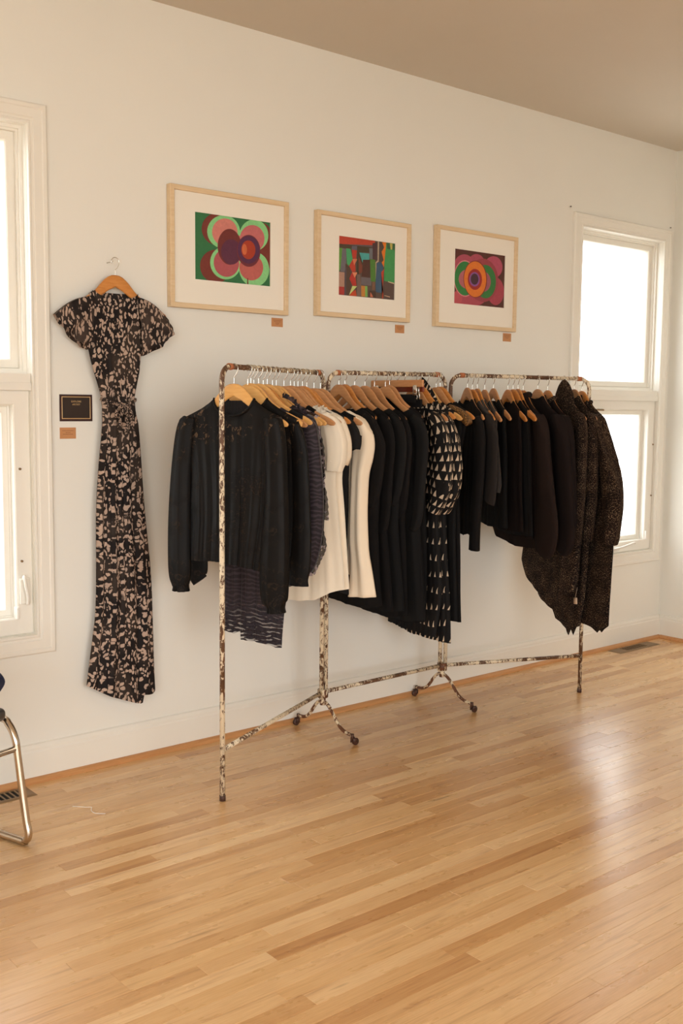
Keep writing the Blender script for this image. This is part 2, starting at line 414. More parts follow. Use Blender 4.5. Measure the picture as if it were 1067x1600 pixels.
# baseboards with wooden shoe moulding
def base_profile(): return [(0,0),(-.016,0),(-.016,.118),(-.013,.124),(-.013,.134),(-.008,.146),(0,.15)]
def extr_x(prof, x0, x1, y=0, z=0):
    k = len(prof); V = [(x, y+p, z+q) for x in (x0, x1) for p, q in prof]
    return V, [(i, i+1, k+i+1, k+i) for i in range(k-1)] + [tuple(range(k))[::-1], tuple(range(k, 2*k))]
def extr_y(prof, y0, y1, x=0):
    k = len(prof); V = [(x+p, y, q) for y in (y0, y1) for p, q in prof]
    return V, [(i, i+1, k+i+1, k+i) for i in range(k-1)] + [tuple(range(k)), tuple(range(k, 2*k))[::-1]]
qr = [(-.016,0),(-.034,0),(-.0335,.008),(-.031,.013),(-.026,.018),(-.016,.021)]
struct('baseboard_back', extr_x(base_profile(), XL, XR), M['trim'])
struct('baseboard_right', extr_y(base_profile(), YR, -.016, XR), M['trim'])
struct('baseboard_left', extr_y([(-p, q) for p, q in base_profile()], YR, -.016, XL), M['trim'])
struct('trim_1', extr_x(qr, XL, XR-.016), M['quarter'])
struct('trim_2', extr_y(qr, YR, -.03, XR), M['quarter'])

# windows of the back wall
def window(name, x0, handle):
    x1 = x0+WW; z0, z1 = WZ
    cas = [(0,.0),(0,-.014),(.006,-.020),(.018,-.020),(.022,-.017),(.052,-.017),(.056,-.013),(.064,-.013),(.068,-.017),(.075,-.017),(.0768,-.010),(.0768,-.001)]
    w = struct(name, sweep_rect(x0, x1, z0, z1, cas), M['trim'])
    a, b, c, d = x0+.078, x1-.078, z0+.078, z1-.078
    struct('meeting_rail', join([box(a, b, -.008, .12, 1.535, 1.572, .002), box(a, b, -.013, .0, 1.508, 1.538, .002)]), M['trim'], w)
    jam = [(-.0012,-.001),(.0,-.001),(0,.03),(.012,.03),(.012,.042),(.020,.042),(.020,.066)]
    struct('upper_jamb', sweep_rect(a, b, 1.570, d, jam), M['trim'], w)
    up = [(.018,.12),(.018,.062),(.021,.058),(.050,.058),(.054,.064),(.056,.08),(.056,.1)]
    struct('upper_sash', sweep_rect(a, b, 1.572, d, up), M['trim'], w)
    struct('window_pane', box(a+.05, b-.05, .084, .088, 1.62, d-.05), M['glass'], w)
    lf = [(-.0012,-.001),(0,-.001),(0,.012),(.006,.006),(.062,.006),(.066,.010),(.066,.044),(.072,.048),(.072,.12)]
    struct('lower_frame', sweep_rect(a, b, c, 1.520, lf), M['trim'], w)
    ls = [(.070,.10),(.070,.052),(.074,.048),(.094,.048),(.098,.056),(.098,.1)]
    struct('lower_sash', sweep_rect(a, b, c, 1.520, ls), M['trim'], w)
    struct('window_pane', box(a+.092, b-.092, .082, .086, c+.092, 1.52-.092), M['glass'], w)
    if handle == 'lever':
        h = struct('sash_lock', join([box(1.600, 1.640, -.004, .008, .70, .80, .002)]), M['trim'], w)
        struct('lock_lever', tube(smooth_path([(1.612,-.004,.795),(1.610,-.022,.81),(1.612,-.026,.78),(1.622,-.024,.73),(1.624,-.016,.70)]), .006, 8), M['trim'], h, True)
        struct('keeper', box(1.586, 1.596, -.004, .03, .645, .690, .002), M['outlet'], w)
        for zz in (1.215, .865): struct('screw_head', disc((1.612, .003, zz), .0045, (0,1,0), .006), M['vent'], w, True)
    else:
        h = struct('sash_operator', box(5.30, 5.40, -.012, .008, .600, .622, .004), M['outlet'], w)
        struct('crank_handle', tube(smooth_path([(5.34,-.012,.612),(5.36,-.03,.618),(5.43,-.034,.628),(5.50,-.036,.640),(5.52,-.036,.638)]), .0065, 8), M['outlet'], h, True)
        struct('keeper', box(5.676, 5.690, -.004, .03, .645, .70, .002), M['outlet'], w)
        struct('sash_catch', box(5.135, 5.205, -.003, .02, 1.447, 1.456, .002), M['vent'], w)
        for zz in (1.24, .92): struct('screw_head', disc((5.725, .003, zz), .0045, (0,1,0), .006), M['vent'], w, True)
    return w
window('window_1', WX[0], 'lever'); window('window_2', WX[1], 'crank')

# ---------------------------------------------------------------- picture frames
def ell(cx, cy, rx, ry, n=36, a0=0): return [(cx+rx*cos(2*pi*k/n), cy+ry*sin(2*pi*k/n)) for k in range(n)]
def clip(poly):   # clip to the unit square
    for ax, lim, sg in ((0,0,1),(0,1,-1),(1,0,1),(1,1,-1)):
        out = []
        for p, q in zip(poly, poly[1:]+poly[:1]):
            ip, iq = sg*(p[ax]-lim) >= 0, sg*(q[ax]-lim) >= 0
            if ip: out.append(p)
            if ip != iq:
                t = (lim-p[ax])/(q[ax]-p[ax]); out.append((p[0]+t*(q[0]-p[0]), p[1]+t*(q[1]-p[1])))
        poly = out
        if len(poly) < 3: return []
    return poly
def unquad(quad, p):
    (ax_,ay_),(bx,by),(cx,cy),(dx,dy) = quad; s = t = .5
    for _ in range(8):
        X = (1-s)*(1-t)*ax_+s*(1-t)*bx+s*t*cx+(1-s)*t*dx-p[0]; Y = (1-s)*(1-t)*ay_+s*(1-t)*by+s*t*cy+(1-s)*t*dy-p[1]
        Xs = (1-t)*(bx-ax_)+t*(cx-dx); Xt = (1-s)*(dx-ax_)+s*(cx-bx); Ys = (1-t)*(by-ay_)+t*(cy-dy); Yt = (1-s)*(dy-ay_)+s*(cy-by)
        D_ = Xs*Yt-Xt*Ys; s -= (X*Yt-Y*Xt)/D_; t -= (Y*Xs-X*Ys)/D_
    return s, t
def picture(label, x0, x1, z0, z1, art, quad, bgc, shapes):
    t = thing('picture_frame', label, 'picture', ((x0+x1)/2, 0, z0), 0, 'maple framed abstract prints on the wall')
    ox, oz = (x0+x1)/2, z0
    def P(vf): return [(v[0]-ox, v[1], v[2]-oz) for v in vf[0]], vf[1]
    v, f = P(sweep_rect(x0, x1, z0, z1, [(0,-.002),(0,-.030),(.002,-.032),(.018,-.032),(.020,-.030),(.020,-.018)])); mesh('frame_moulding', v, f, M['maple'], t, False)
    v, f = P(box(x0+.004, x1-.004, -.006, -.003, z0+.004, z1-.004)); mesh('backing_board', v, f, M['maple'], t, False)
    ax0, ax1, az0, az1 = art
    v, f = P(sweep_rect(x0+.019, x1-.019, z0+.019, z1-.019, [(0,-.020),(ax0-x0-.019,-.020),(ax0-x0-.017,-.017)]))
    # the mat opening follows the print, so build it from the print rectangle itself
    k = [(x0+.019,z0+.019),(x1-.019,z0+.019),(x1-.019,z1-.019),(x0+.019,z1-.019)]; j = [(ax0,az0),(ax1,az0),(ax1,az1),(ax0,az1)]
    vv = [(a-ox,-.020,b-oz) for a, b in k]+[(a-ox,-.020,b-oz) for a, b in j]+[(a-ox,-.016,b-oz) for a, b in j]
    ff = [(i,(i+1)%4,(i+1)%4+4,i+4) for i in range(4)]+[(i+4,(i+1)%4+4,(i+1)%4+8,i+8) for i in range(4)]
    mesh('mat', vv, ff, M['mat'], t, False)
    V, Fc, fm, mats = [], [], [], []
    cols = {}
    def addpoly(poly, col, lvl):
        poly = clip([unquad(quad, p) for p in poly])
        if not poly: return
        if col not in cols: cols[col] = len(mats); mats.append(PM(col))
        k = len(V); V.extend([(ax0+(ax1-ax0)*a-ox, -.0161-.00004*lvl, az1-(az1-az0)*b-oz) for a, b in poly])
        # fan from centroid is wrong for concave shapes: keep one n-gon
        Fc.append(tuple(range(k, k+len(poly)))); fm.append(cols[col])
    addpoly([(quad[0][0],quad[0][1]),(quad[1][0],quad[1][1]),(quad[2][0],quad[2][1]),(quad[3][0],quad[3][1])], bgc, 0)
    for i, (col, poly) in enumerate(shapes): addpoly(poly, col, i+1)
    mesh('print', V, Fc, mats, t, False, fm=fm)
    return t
PMC = {}
def PM(col):
    if col not in PMC:
        b = NB('painted_colour', .6, col); v = b.coord('Object', (1,1,1))
        b.color(b.mix(b.noise(v, 45, 4, .6, 1.0), tuple(min(255, int(x*1.08)) for x in col), tuple(int(x*.88) for x in col))); PMC[col] = b.m
    return PMC[col]
q1 = [(192,220),(608,280),(600,630),(185,592)]
s1 = [((118,48,38), ell(315,315,88,90)), ((118,48,38), ell(298,520,84,92)), ((118,48,38), ell(560,360,60,80)), ((118,48,38), ell(560,460,62,90)),
      ((138,208,138), ell(346,330,90,92)), ((138,208,138), ell(515,348,82,86)), ((138,208,138), ell(352,500,84,92)), ((138,208,138), ell(512,535,86,96)), ((138,208,138), ell(430,430,100,110)),
      ((208,128,118), ell(352,332,70,76)), ((196,108,108), ell(504,366,70,74)), ((176,86,92), ell(357,500,70,78)), ((188,98,92), ell(495,525,68,72)), ((196,112,108), ell(430,420,80,70)),
      ((112,44,40), ell(376,412,66,99)), ((92,40,66), ell(384,440,56,70)), ((110,42,52), ell(482,434,67,88)), ((84,38,76), ell(482,428,62,76)), ((168,56,30), ell(480,428,40,52)), ((204,104,62), ell(458,426,14,30)), ((104,44,30), [(470,585),(475,585),(478,640),(468,640)])]
q2 = [(129,93),(938,207),(912,1005),(106,933)]
s2 = [((188,66,44), [(129,93),(645,165),(640,235),(129,210)]), ((96,86,88), [(200,212),(640,228),(640,262),(200,240)]), ((78,64,48), [(129,205),(640,262),(560,320),(129,262)]),
      ((96,150,56), [(129,262),(175,268),(150,560),(122,600)]), ((108,104,112), [(175,270),(235,280),(215,610),(140,600)]), ((70,160,104), [(228,270),(290,280),(320,430),(265,520),(235,490)]),
      ((84,62,50), [(215,490),(280,540),(300,940),(195,940)]), ((176,136,116), [(118,605),(215,615),(195,820),(110,815)]), ((168,52,46), [(112,815),(196,820),(188,935),(106,930)]), ((82,72,78), [(200,600),(230,520),(215,940),(190,935)]),
      ((96,92,104), [(310,235),(385,238),(380,300),(305,290)]), ((184,56,40), [(308,290),(380,300),(365,415),(315,410)]), ((184,60,38), [(320,420),(350,420),(355,600),(310,610),(265,520)]), ((206,120,86), [(315,420),(385,420),(335,515)]),
      ((176,48,38), [(305,610),(345,615),(365,800),(310,805),(265,700)]), ((216,136,100), [(305,610),(382,612),(340,690)]), ((196,206,130), [(305,805),(372,810),(255,940)]), ((188,70,34), [(300,890),(350,860),(365,950),(260,945)]),
      ((70,60,42), [(385,240),(600,260),(560,330),(460,330),(450,600),(390,660),(370,600)]), ((122,64,48), [(400,380),(455,520),(460,600),(400,640)]), ((118,98,90), [(375,640),(420,640),(440,950),(368,948)]),
      ((72,158,154), [(412,330),(555,345),(555,430),(455,470)]), ((78,46,38), [(462,432),(565,432),(560,690),(440,670)]), ((106,98,102), [(430,680),(585,690),(575,800),(430,790)]), ((120,170,88), [(430,800),(520,808),(520,960),(430,955)]), ((190,128,56), [(430,800),(485,805),(485,958),(430,955)]),
      ((78,124,48), [(565,425),(640,432),(640,745),(570,740)]), ((78,52,56), [(605,200),(670,190),(665,440),(605,425)]), ((110,112,118), [(555,270),(605,270),(602,425),(560,420)]), ((186,164,140), [(682,170),(702,175),(690,460),(655,480),(650,720),(640,715),(644,470),(675,440)]),
      ((82,68,58), [(700,172),(765,185),(760,480),(700,460)]), ((220,120,30), [(745,183),(808,190),(765,540),(735,470),(765,440),(735,320),(775,260)]), ((60,88,114), [(660,480),(715,460),(755,520),(740,900),(700,900),(640,890),(640,720)]),
      ((190,72,44), [(770,560),(725,610),(740,870),(760,985),(730,980)]), ((64,148,84), [(808,192),(938,207),(925,770),(765,730),(775,450)]), ((54,98,66), [(805,192),(940,207),(936,300),(820,280)]), ((188,176,90), [(860,200),(900,204),(895,290),(870,288)]),
      ((88,70,64), [(770,760),(915,780),(908,1005),(745,985)]), ((206,180,150), [(822,738),(915,760),(912,776),(826,750)]), ((198,160,130), [(768,935),(850,955),(846,966),(766,945)]), ((126,92,72), [(590,745),(632,745),(628,860),(585,860)]), ((74,54,44), [(545,870),(640,880),(640,975),(545,965)]), ((190,110,80), [(560,890),(585,930),(600,965),(555,962)])]
q3 = [(103,95),(940,215),(905,1080),(75,1000)]
s3 = [((84,38,32), [(103,95),(300,120),(280,180),(103,260)]), ((168,72,92), ell(255,380,165,190)), ((168,72,92), ell(455,330,135,145)), ((176,74,98), ell(740,400,155,180)), ((166,62,78), ell(770,800,145,230)), ((172,70,86), ell(330,900,280,160)), ((150,58,70), ell(560,620,260,360)), ((186,78,88), ell(120,920,90,110)),
      ((214,132,140), ell(262,590,182,302)), ((44,124,60), ell(262,590,170,284)), ((176,96,106), ell(300,600,140,160)), ((48,118,56), ell(600,640,178,278)), ((158,84,100), ell(560,640,130,170)),
      ((120,34,28), ell(432,600,196,308)), ((220,118,34), ell(430,602,184,296)), ((156,36,30), ell(424,604,118,174)), ((134,78,146), ell(418,602,86,120)), ((62,32,46), ell(418,600,64,92))]
picture('maple framed print of a pink four-lobed flower on green', 2.248, 2.845, 1.857, 2.345, (2.371, 2.753, 1.977, 2.249), q1, (44,112,66), s1)
picture('maple framed print of a patchwork of red, green and blue shapes', 3.007, 3.585, 1.868, 2.336, (3.141, 3.490, 1.970, 2.236), q2, (92,76,66), s2)
picture('maple framed print of an orange and purple target flower', 3.763, 4.366, 1.862, 2.357, (3.900, 4.278, 1.984, 2.255), q3, (84,40,30), s3)

# ---------------------------------------------------------------- plaque, price tags, nails, registers, thread
t = thing('plaque', 'small black plaque with gold border and lettering beside the hanging dress', 'sign', (1.840, 0, 1.393))
mesh('plaque_board', *box(-.068, .068, -.004, 0, 0, .103, .0008), M['plaque_edge'], t, False)
mesh('gold_border', *join([sweep_rect(-.060, .060, .009, .095, [(0,-.0042),(.0018,-.0046),(.0030,-.0042)])]), M['gold'], t, False)
mesh('plaque_face', *box(-.0565, .0565, -.0043, -.0038, .0125, .0915), M['plaque'], t, False)
def text(name, body, size, x, y, z, mat, parent):
    cu = bpy.data.curves.new(name, 'FONT'); cu.body = body; cu.size = size; cu.align_x = 'CENTER'; cu.extrude = .0002; cu.space_character = 1.1
    tmp = bpy.data.objects.new('tmp', cu); C.objects.link(tmp)
    dg = bpy.context.evaluated_depsgraph_get(); me = bpy.data.meshes.new_from_object(tmp.evaluated_get(dg)); bpy.data.objects.remove(tmp)
    me.materials.clear(); me.materials.append(mat)
    o = bpy.data.objects.new(name, me); C.objects.link(o); o.parent = parent; o.location = (x, y, z); o.rotation_euler = (pi/2, 0, 0); return o
text('lettering', 'EXPLORE', .0095, 0, -.0046, .073, M['gold'], t)
text('lettering', 'ARTIST', .0095, 0, -.0046, .0615, M['gold'], t)
def card(label, x0, x1, z0, z1, lines):
    t = thing('price_card', label, 'tag', ((x0+x1)/2, 0, z0), 0, 'tan caption cards stuck on the wall'); w, h = (x1-x0)/2, z1-z0
    mesh('card', *box(-w, w, -.0022, 0, 0, h), M['kraft'], t, False)
    random.seed(int(x0*1000)); parts = []
    for i, (zf, lw) in enumerate(lines):
        x = -w*lw
        while x < w*lw-.002:
            l = random.uniform(.003, .008); l = min(l, w*lw-x); parts.append(box(x, x+l, -.0025, -.0021, h*zf-.0008, h*zf+.0008)); x += l+.0014
    mesh('printed_lines', *join(parts), M['ink'], t, False)
card('tan caption card directly below the black plaque', 1.772, 1.838, 1.326, 1.369, [(.72,.7),(.55,.3),(.40,.62)])
card('tan caption card under the pink and green flower print', 2.774, 2.835, 1.807, 1.845, [(.74,.7),(.58,.6),(.42,.35),(.28,.25)])
card('tan caption card under the patchwork print', 3.514, 3.574, 1.817, 1.856, [(.74,.7),(.58,.6),(.42,.35)])
card('tan caption card under the orange target flower print', 4.296, 4.360, 1.812, 1.855, [(.74,.7),(.58,.6),(.42,.35)])
for x, z, lb in ((5.806, 2.573, 'tiny nail in the wall at the upper right corner of the right window'), (4.825, 2.578, 'tiny nail in the wall at the upper left corner of the right window')):
    o = mesh('nail', *tube([(0,.004,0),(0,-.008,0),(0,-.0082,0),(0,-.010,0)], [.0012,.0012,.004,.004], 8), M['caster'], None, True, loc=(x,0,z)); tag(o, lb, 'nail')
def register(label, x0, x1, y0, y1, nslat, xs0, xs1):
    t = thing('floor_register', label, 'vent', ((x0+x1)/2, (y0+y1)/2, 0)); hx, hy = (x1-x0)/2, (y1-y0)/2; cx = (x0+x1)/2
    v = [(-hx,-hy,.0005),(hx,-hy,.0005),(hx,hy,.0005),(-hx,hy,.0005)]; a = .012
    r = [(-hx+a,-hy+a,.004),(hx-a,-hy+a,.004),(hx-a,hy-a,.004),(-hx+a,hy-a,.004)]; s = [(xs0-cx,-hy+.02,.004),(xs1-cx,-hy+.02,.004),(xs1-cx,hy-.02,.004),(xs0-cx,hy-.02,.004)]; e = [(p[0],p[1],.0012) for p in s]
    V = v+r+s+e
    Fc = [(i,(i+1)%4,(i+1)%4+4,i+4) for i in range(4)]+[(i+4,(i+1)%4+4,(i+1)%4+8,i+8) for i in range(4)]+[(i+8,(i+1)%4+8,(i+1)%4+12,i+12) for i in range(4)]
    mesh('register_frame', V, Fc, M['vent'], t, False)
    mesh('duct_opening', [(p[0],p[1],.0011) for p in s], [(0,1,2,3)], M['dark'], t, False)
    for i in range(nslat):
        xx = s[0][0]+(i+.5)*(s[1][0]-s[0][0])/nslat
        o = mesh('slat', *box(-.0035, .0035, -hy+.02, hy-.02, -.001, .0025), M['vent'], t, False, loc=(xx,0,.0014))
register('bronze slotted floor register behind the chrome chair leg at far left', 1.17, 1.59, -.150, -.040, 17, 1.20, 1.545)
register('bronze floor register on the floor near the right corner of the room', 5.26, 5.68, -.140, -.040, 9, 5.36, 5.57)
o = mesh('loose_thread', *tube(smooth_path([(1.640,-.335,.001),(1.669,-.375,.003),(1.689,-.388,.002),(1.680,-.405,.004),(1.672,-.425,.002),(1.676,-.448,.001),(1.700,-.475,.002)]), .0011, 6), M['thread']); tag(o, 'short loose white thread lying on the floorboards right of the chrome chair', 'thread')

# ---------------------------------------------------------------- chrome chair at the left edge
ct = thing('chrome_chair', 'chrome tube sled-base chair cut by the left edge of the picture', 'chair', (1.372, -.57, 0), math.atan2(-.3, -.95))
# local x = width direction (away to the left), local y = toward the camera, so the depth runs to -y
Wd, Dp = .46, -.44; r = .0125
def side(x):
    return smooth_path([(x,-.40,.0125),(x,-.06,.0125),(x,-.015,.018),(x,.0,.045),(x,-.012,.10),(x,-.045,.30),(x,-.055,.355),(x,-.085,.400),(x,-.14,.418),(x,-.42,.418)], 7)
for x in (0, Wd): mesh('side_tube', *tube(side(x), r, 14), M['chrome'], ct)
mesh('front_stretcher', *tube([(0,-.050,.325),(Wd,-.050,.325)], .010, 12), M['chrome'], ct)
mesh('rear_stretcher', *tube([(0,-.40,.0125),(Wd,-.40,.0125)], r, 12), M['chrome'], ct)
for x in (.01, Wd-.01): mesh('back_tube', *tube(smooth_path([(x,-.42,.418),(x,-.45,.44),(x,-.47,.55),(x,-.50,.80)]), r, 12), M['chrome'], ct)
def cushion(x0, x1, y0, y1, z0, z1, rad):
    bm = bmesh.new(); bmesh.ops.create_cube(bm, size=1)
    for v in bm.verts: v.co = Vector(((x0+x1)/2+v.co.x*(x1-x0), (y0+y1)/2+v.co.y*(y1-y0), (z0+z1)/2+v.co.z*(z1-z0)))
    bmesh.ops.bevel(bm, geom=bm.edges[:], offset=rad, segments=5, profile=.5, affect='EDGES')
    bm.verts.index_update(); r_ = ([tuple(v.co) for v in bm.verts], [tuple(v.index for v in f.verts) for f in bm.faces]); bm.free(); return r_
mesh('seat', *cushion(.012, Wd+.01, -.45, -.075, .418, .462, .018), M['vinyl'], ct)
mesh('backrest', *cushion(.0, Wd, -.515, -.475, .56, .80, .015), M['vinyl'], ct)
def draped(name, label, origin, rz, pts, width, mat):
    """cloth strip following pts (y,z) profile, with folds across"""
    t = thing(name, label, 'clothing', origin, rz); V, Fc, UV = [], [], []; P = smooth_path([(0,a,b) for a, b in pts], 6); n = 26
    for s in (0, 1):
        for i, p in enumerate(P):
            for j in range(n):
                q = j/(n-1); u = width[0]+(width[1]-width[0])*q + .012*sin(i*.5)
                w = .010*sin(q*19+i*.25)+.006*sin(q*43+1); V.append((u, p.y+w+(s*.006), p.z+w*.8+(s*-.006))); UV.append((u, i*.03))
    m_ = len(P)
    for s in (0, 1):
        for i in range(m_-1):
            for j in range(n-1): k = s*m_*n+i*n+j; Fc.append((k,k+1,k+n+1,k+n))
    for i in range(m_-1):
        for j in (0, n-1): k = i*n+j; Fc.append((k, k+n, k+n+m_*n, k+m_*n))
    mesh('cloth', V, Fc, mat, t, True, UV)
    return t
draped('draped_garment', 'navy satin garment lying on the seat of the chrome chair', (1.372,-.57,0), math.atan2(-.3,-.95), [(-.40,.49),(-.30,.60),(-.20,.62),(-.10,.60),(-.075,.55),(-.11,.50),(-.20,.48)], (.035,.40), M['navy'])

# ---------------------------------------------------------------- the peeling three-section garment rack
PA, PB, PC, PD = Vector((2.100,-.625,0)), Vector((2.89,-.237,0)), Vector((3.66,-.22,0)), Vector((4.372,-.515,0))
SEC = [(PA, PB), (PB, PC), (PC, PD)]
RZ = [(1.600,1.602), (1.606,1.614), (1.614,1.608)]           # rail heights at each end
AP = [1.540, 1.556, 1.552]                                 # height of the hangers' shoulders' apex
rt = thing('garment_rack', 'three-part folding garment rack of tube with peeling cream paint', 'clothes rack', (PB.x, PB.y, 0))
def L_(p): return (p[0]-PB.x, p[1]-PB.y, p[2])
def rp(name, vf, mat, parent=rt, smooth=True): return mesh(name, [L_(v) for v in vf[0]], vf[1], mat, parent, smooth)
RT = .0098
for k, (a, b) in enumerate(SEC):
    L = (b-a).length; t_ = (b-a)/L; g = .016
    e0 = a+t_*(0 if k == 0 else g); e1 = b-t_*(0 if k == 2 else g)
    z0, z1 = RZ[k]; rad = .055
    def at(s, z): return Vector((a.x, a.y, 0))+t_*s+Vector((0,0,z))
    s0 = (e0-a).length; s1 = (e1-a).length
    rp('hanging_rail', tube([at(s0+rad, z0), at((s0+s1)/2, (z0+z1)/2), at(s1-rad, z1)], RT, 14), M['peel'])
    arc0 = [at(s0+rad-rad*sin(q*pi/2/6), z0-rad+rad*cos(q*pi/2/6)) for q in range(7)]
    arc1 = [at(s1-rad+rad*sin(q*pi/2/6), z1-rad+rad*cos(q*pi/2/6)) for q in range(7)]
    zb0 = 0.0 if k == 0 else .165; zb1 = 0.0 if k == 2 else .165
    rp('post', tube(arc0+[at(s0, 1.3), at(s0, .8), at(s0, zb0)], RT, 14), M['peel'])
    rp('post', tube(arc1+[at(s1, 1.3), at(s1, .8), at(s1, zb1)], RT, 14), M['peel'])
    rp('lower_rail', tube([at(s0, .193), at((s0+s1)/2, .193), at(s1, .193)], .0092, 12), M['peel'])
    for s, z in ((s0+rad+.004, z0), (s1-rad-.004, z1)):
        rp('elbow_collar', tube([at(s-.011, z), at(s+.011, z)], RT+.0022, 14), M['rust'])
    if k == 0: rp('foot_cap', tube([at(s0, .0), at(s0, .02)], RT+.002, 12), M['caster'])
    if k == 2: rp('foot_cap', tube([at(s1, .0), at(s1, .02)], RT+.002, 12), M['caster'])
for P_ in (PB, PC):
    rp('hinge_clamp', join([tube([P_+Vector((0,0,.170)), P_+Vector((0,0,.205))], .024, 14)]), M['peel2'])
    rp('hinge_clamp', join([tube([P_+Vector((0,0,1.49)), P_+Vector((0,0,1.51))], .024, 14)]), M['peel2'])
    rp('leg_stem', tube([P_+Vector((0,0,.135)), P_+Vector((0,0,.172))], .013, 12), M['peel2'])
    for sg, out in ((-1, .205), (1, .178)):
        k = out/.205
        prof = [(0,.150),(.020,.149),(.045,.136),(.075,.108),(.100,.080),(.130,.058),(.160,.048),(.190,.045),(.205,.044)]
        leg = rp('leg', tube(smooth_path([P_+Vector((0, sg*a*k, z)) for a, z in prof], 5), .0076, 10), M['peel2'])
        e = P_+Vector((0, sg*out, 0)); sx = .018 if sg < 0 else -.012
        cs = rp('caster', join([tube([e+Vector((0,0,.052)), e+Vector((0,0,.030))], .0075, 10), box(e.x+min(0,sx)-.002, e.x+max(0,sx)+.002, e.y-.011, e.y-.008, .012, .034), box(e.x+min(0,sx)-.002, e.x+max(0,sx)+.002, e.y+.008, e.y+.011, .012, .034)]), M['caster'])
        rp('wheel', tube([e+Vector((sx,-.007,.0155)), e+Vector((sx,-.005,.0155)), e+Vector((sx,.005,.0155)), e+Vector((sx,.007,.0155))], [.0125,.0155,.0155,.0125], 18), M['caster'], cs)

# ---------------------------------------------------------------- hangers
ZT = [(0,0),(.015,-.001),(.03,-.007),(.045,-.018),(.06,-.033),(.08,-.056),(.10,-.074),(.13,-.093),(.16,-.108),(.19,-.121),(.213,-.133),(.222,-.143)]
ZB = [(0,-.046),(.03,-.061),(.06,-.082),(.08,-.095),(.10,-.108),(.13,-.125),(.16,-.138),(.19,-.150),(.213,-.158),(.222,-.150)]
def zt(u, w=1.0):
    u = abs(u)/w
    return interp(ZT, u) if u < .222 else -.143-(u-.222)*1.5
def bar_vf(th=.009):
    V, Fc = [], []; us = [-.222,-.217,-.205,-.19,-.16,-.13,-.10,-.08,-.06,-.045,-.03,-.015,0,.015,.03,.045,.06,.08,.10,.13,.16,.19,.205,.217,.222]; n = 10
    for u in us:
        a, b = interp(ZT, abs(u)), interp(ZB, abs(u)); zc, h = (a+b)/2, (a-b)/2; tt = th/2
        yb = .0005*(abs(u)/.22)**2       # slight forward curve of the shoulders
        for q in range(n):
            an = 2*pi*q/n; cs, sn = cos(an), sin(an)
            V.append((u, -yb+tt*math.copysign(abs(cs)**.5, cs), zc+h*math.copysign(abs(sn)**.7, sn)))
    for i in range(len(us)-1): Fc += [(i*n+q, (i+1)*n+q, (i+1)*n+(q+1)%n, i*n+(q+1)%n) for q in range(n)]
    Fc += [tuple(range(n)), tuple((len(us)-1)*n+q for q in range(n))[::-1]]
    return V, Fc
def hook_vf(drop):
    pts = [(-.0165*cos(radians(a)), 0, drop+.0165*sin(radians(a))) for a in (-25,0,30,60,90,120,150,180)]
    pts += [(.0155,0,drop-.008),(.009,0,drop-.022),(.001,0,drop*.42),(0,0,drop*.36),(0,0,-.012)]
    return tube(smooth_path(pts, 3), .0016, 6)
BAR = {}; HOOK = {}
def hanger(origin, rz, drop, mat, label, group, name='wooden_hanger'):
    t = thing(name, label, 'hanger', origin, rz, group)
    if mat not in BAR: BAR[mat] = mesh('shoulder_bar', *bar_vf(), M[mat], t)
    else: o = BAR[mat].copy(); C.objects.link(o); o.parent = t
    if drop not in HOOK: HOOK[drop] = mesh('hook', *hook_vf(drop), M['wire'], t)
    else: o = HOOK[drop].copy(); C.objects.link(o); o.parent = t
    return t
def frame_of(k, s):
    if k == 3: return Vector((1.992, -.045, 0)), 0.0
    a, b = SEC[k]; t_ = (b-a).normalized(); p = a+t_*s; n = Vector((t_.y, -t_.x, 0)); return p, math.atan2(n.y, n.x)
def apoff(k, s): return .0045*sin(s*97+k*2) if k < 3 and s > .1 else 0
def yawoff(k, s): return radians(3.5)*sin(s*143+k) if k < 3 and s > .1 and not (k == 2 and s > .6) else 0
def railz(k, s):
    a, b = SEC[k]; L = (b-a).length; return RZ[k][0]+(RZ[k][1]-RZ[k][0])*s/L

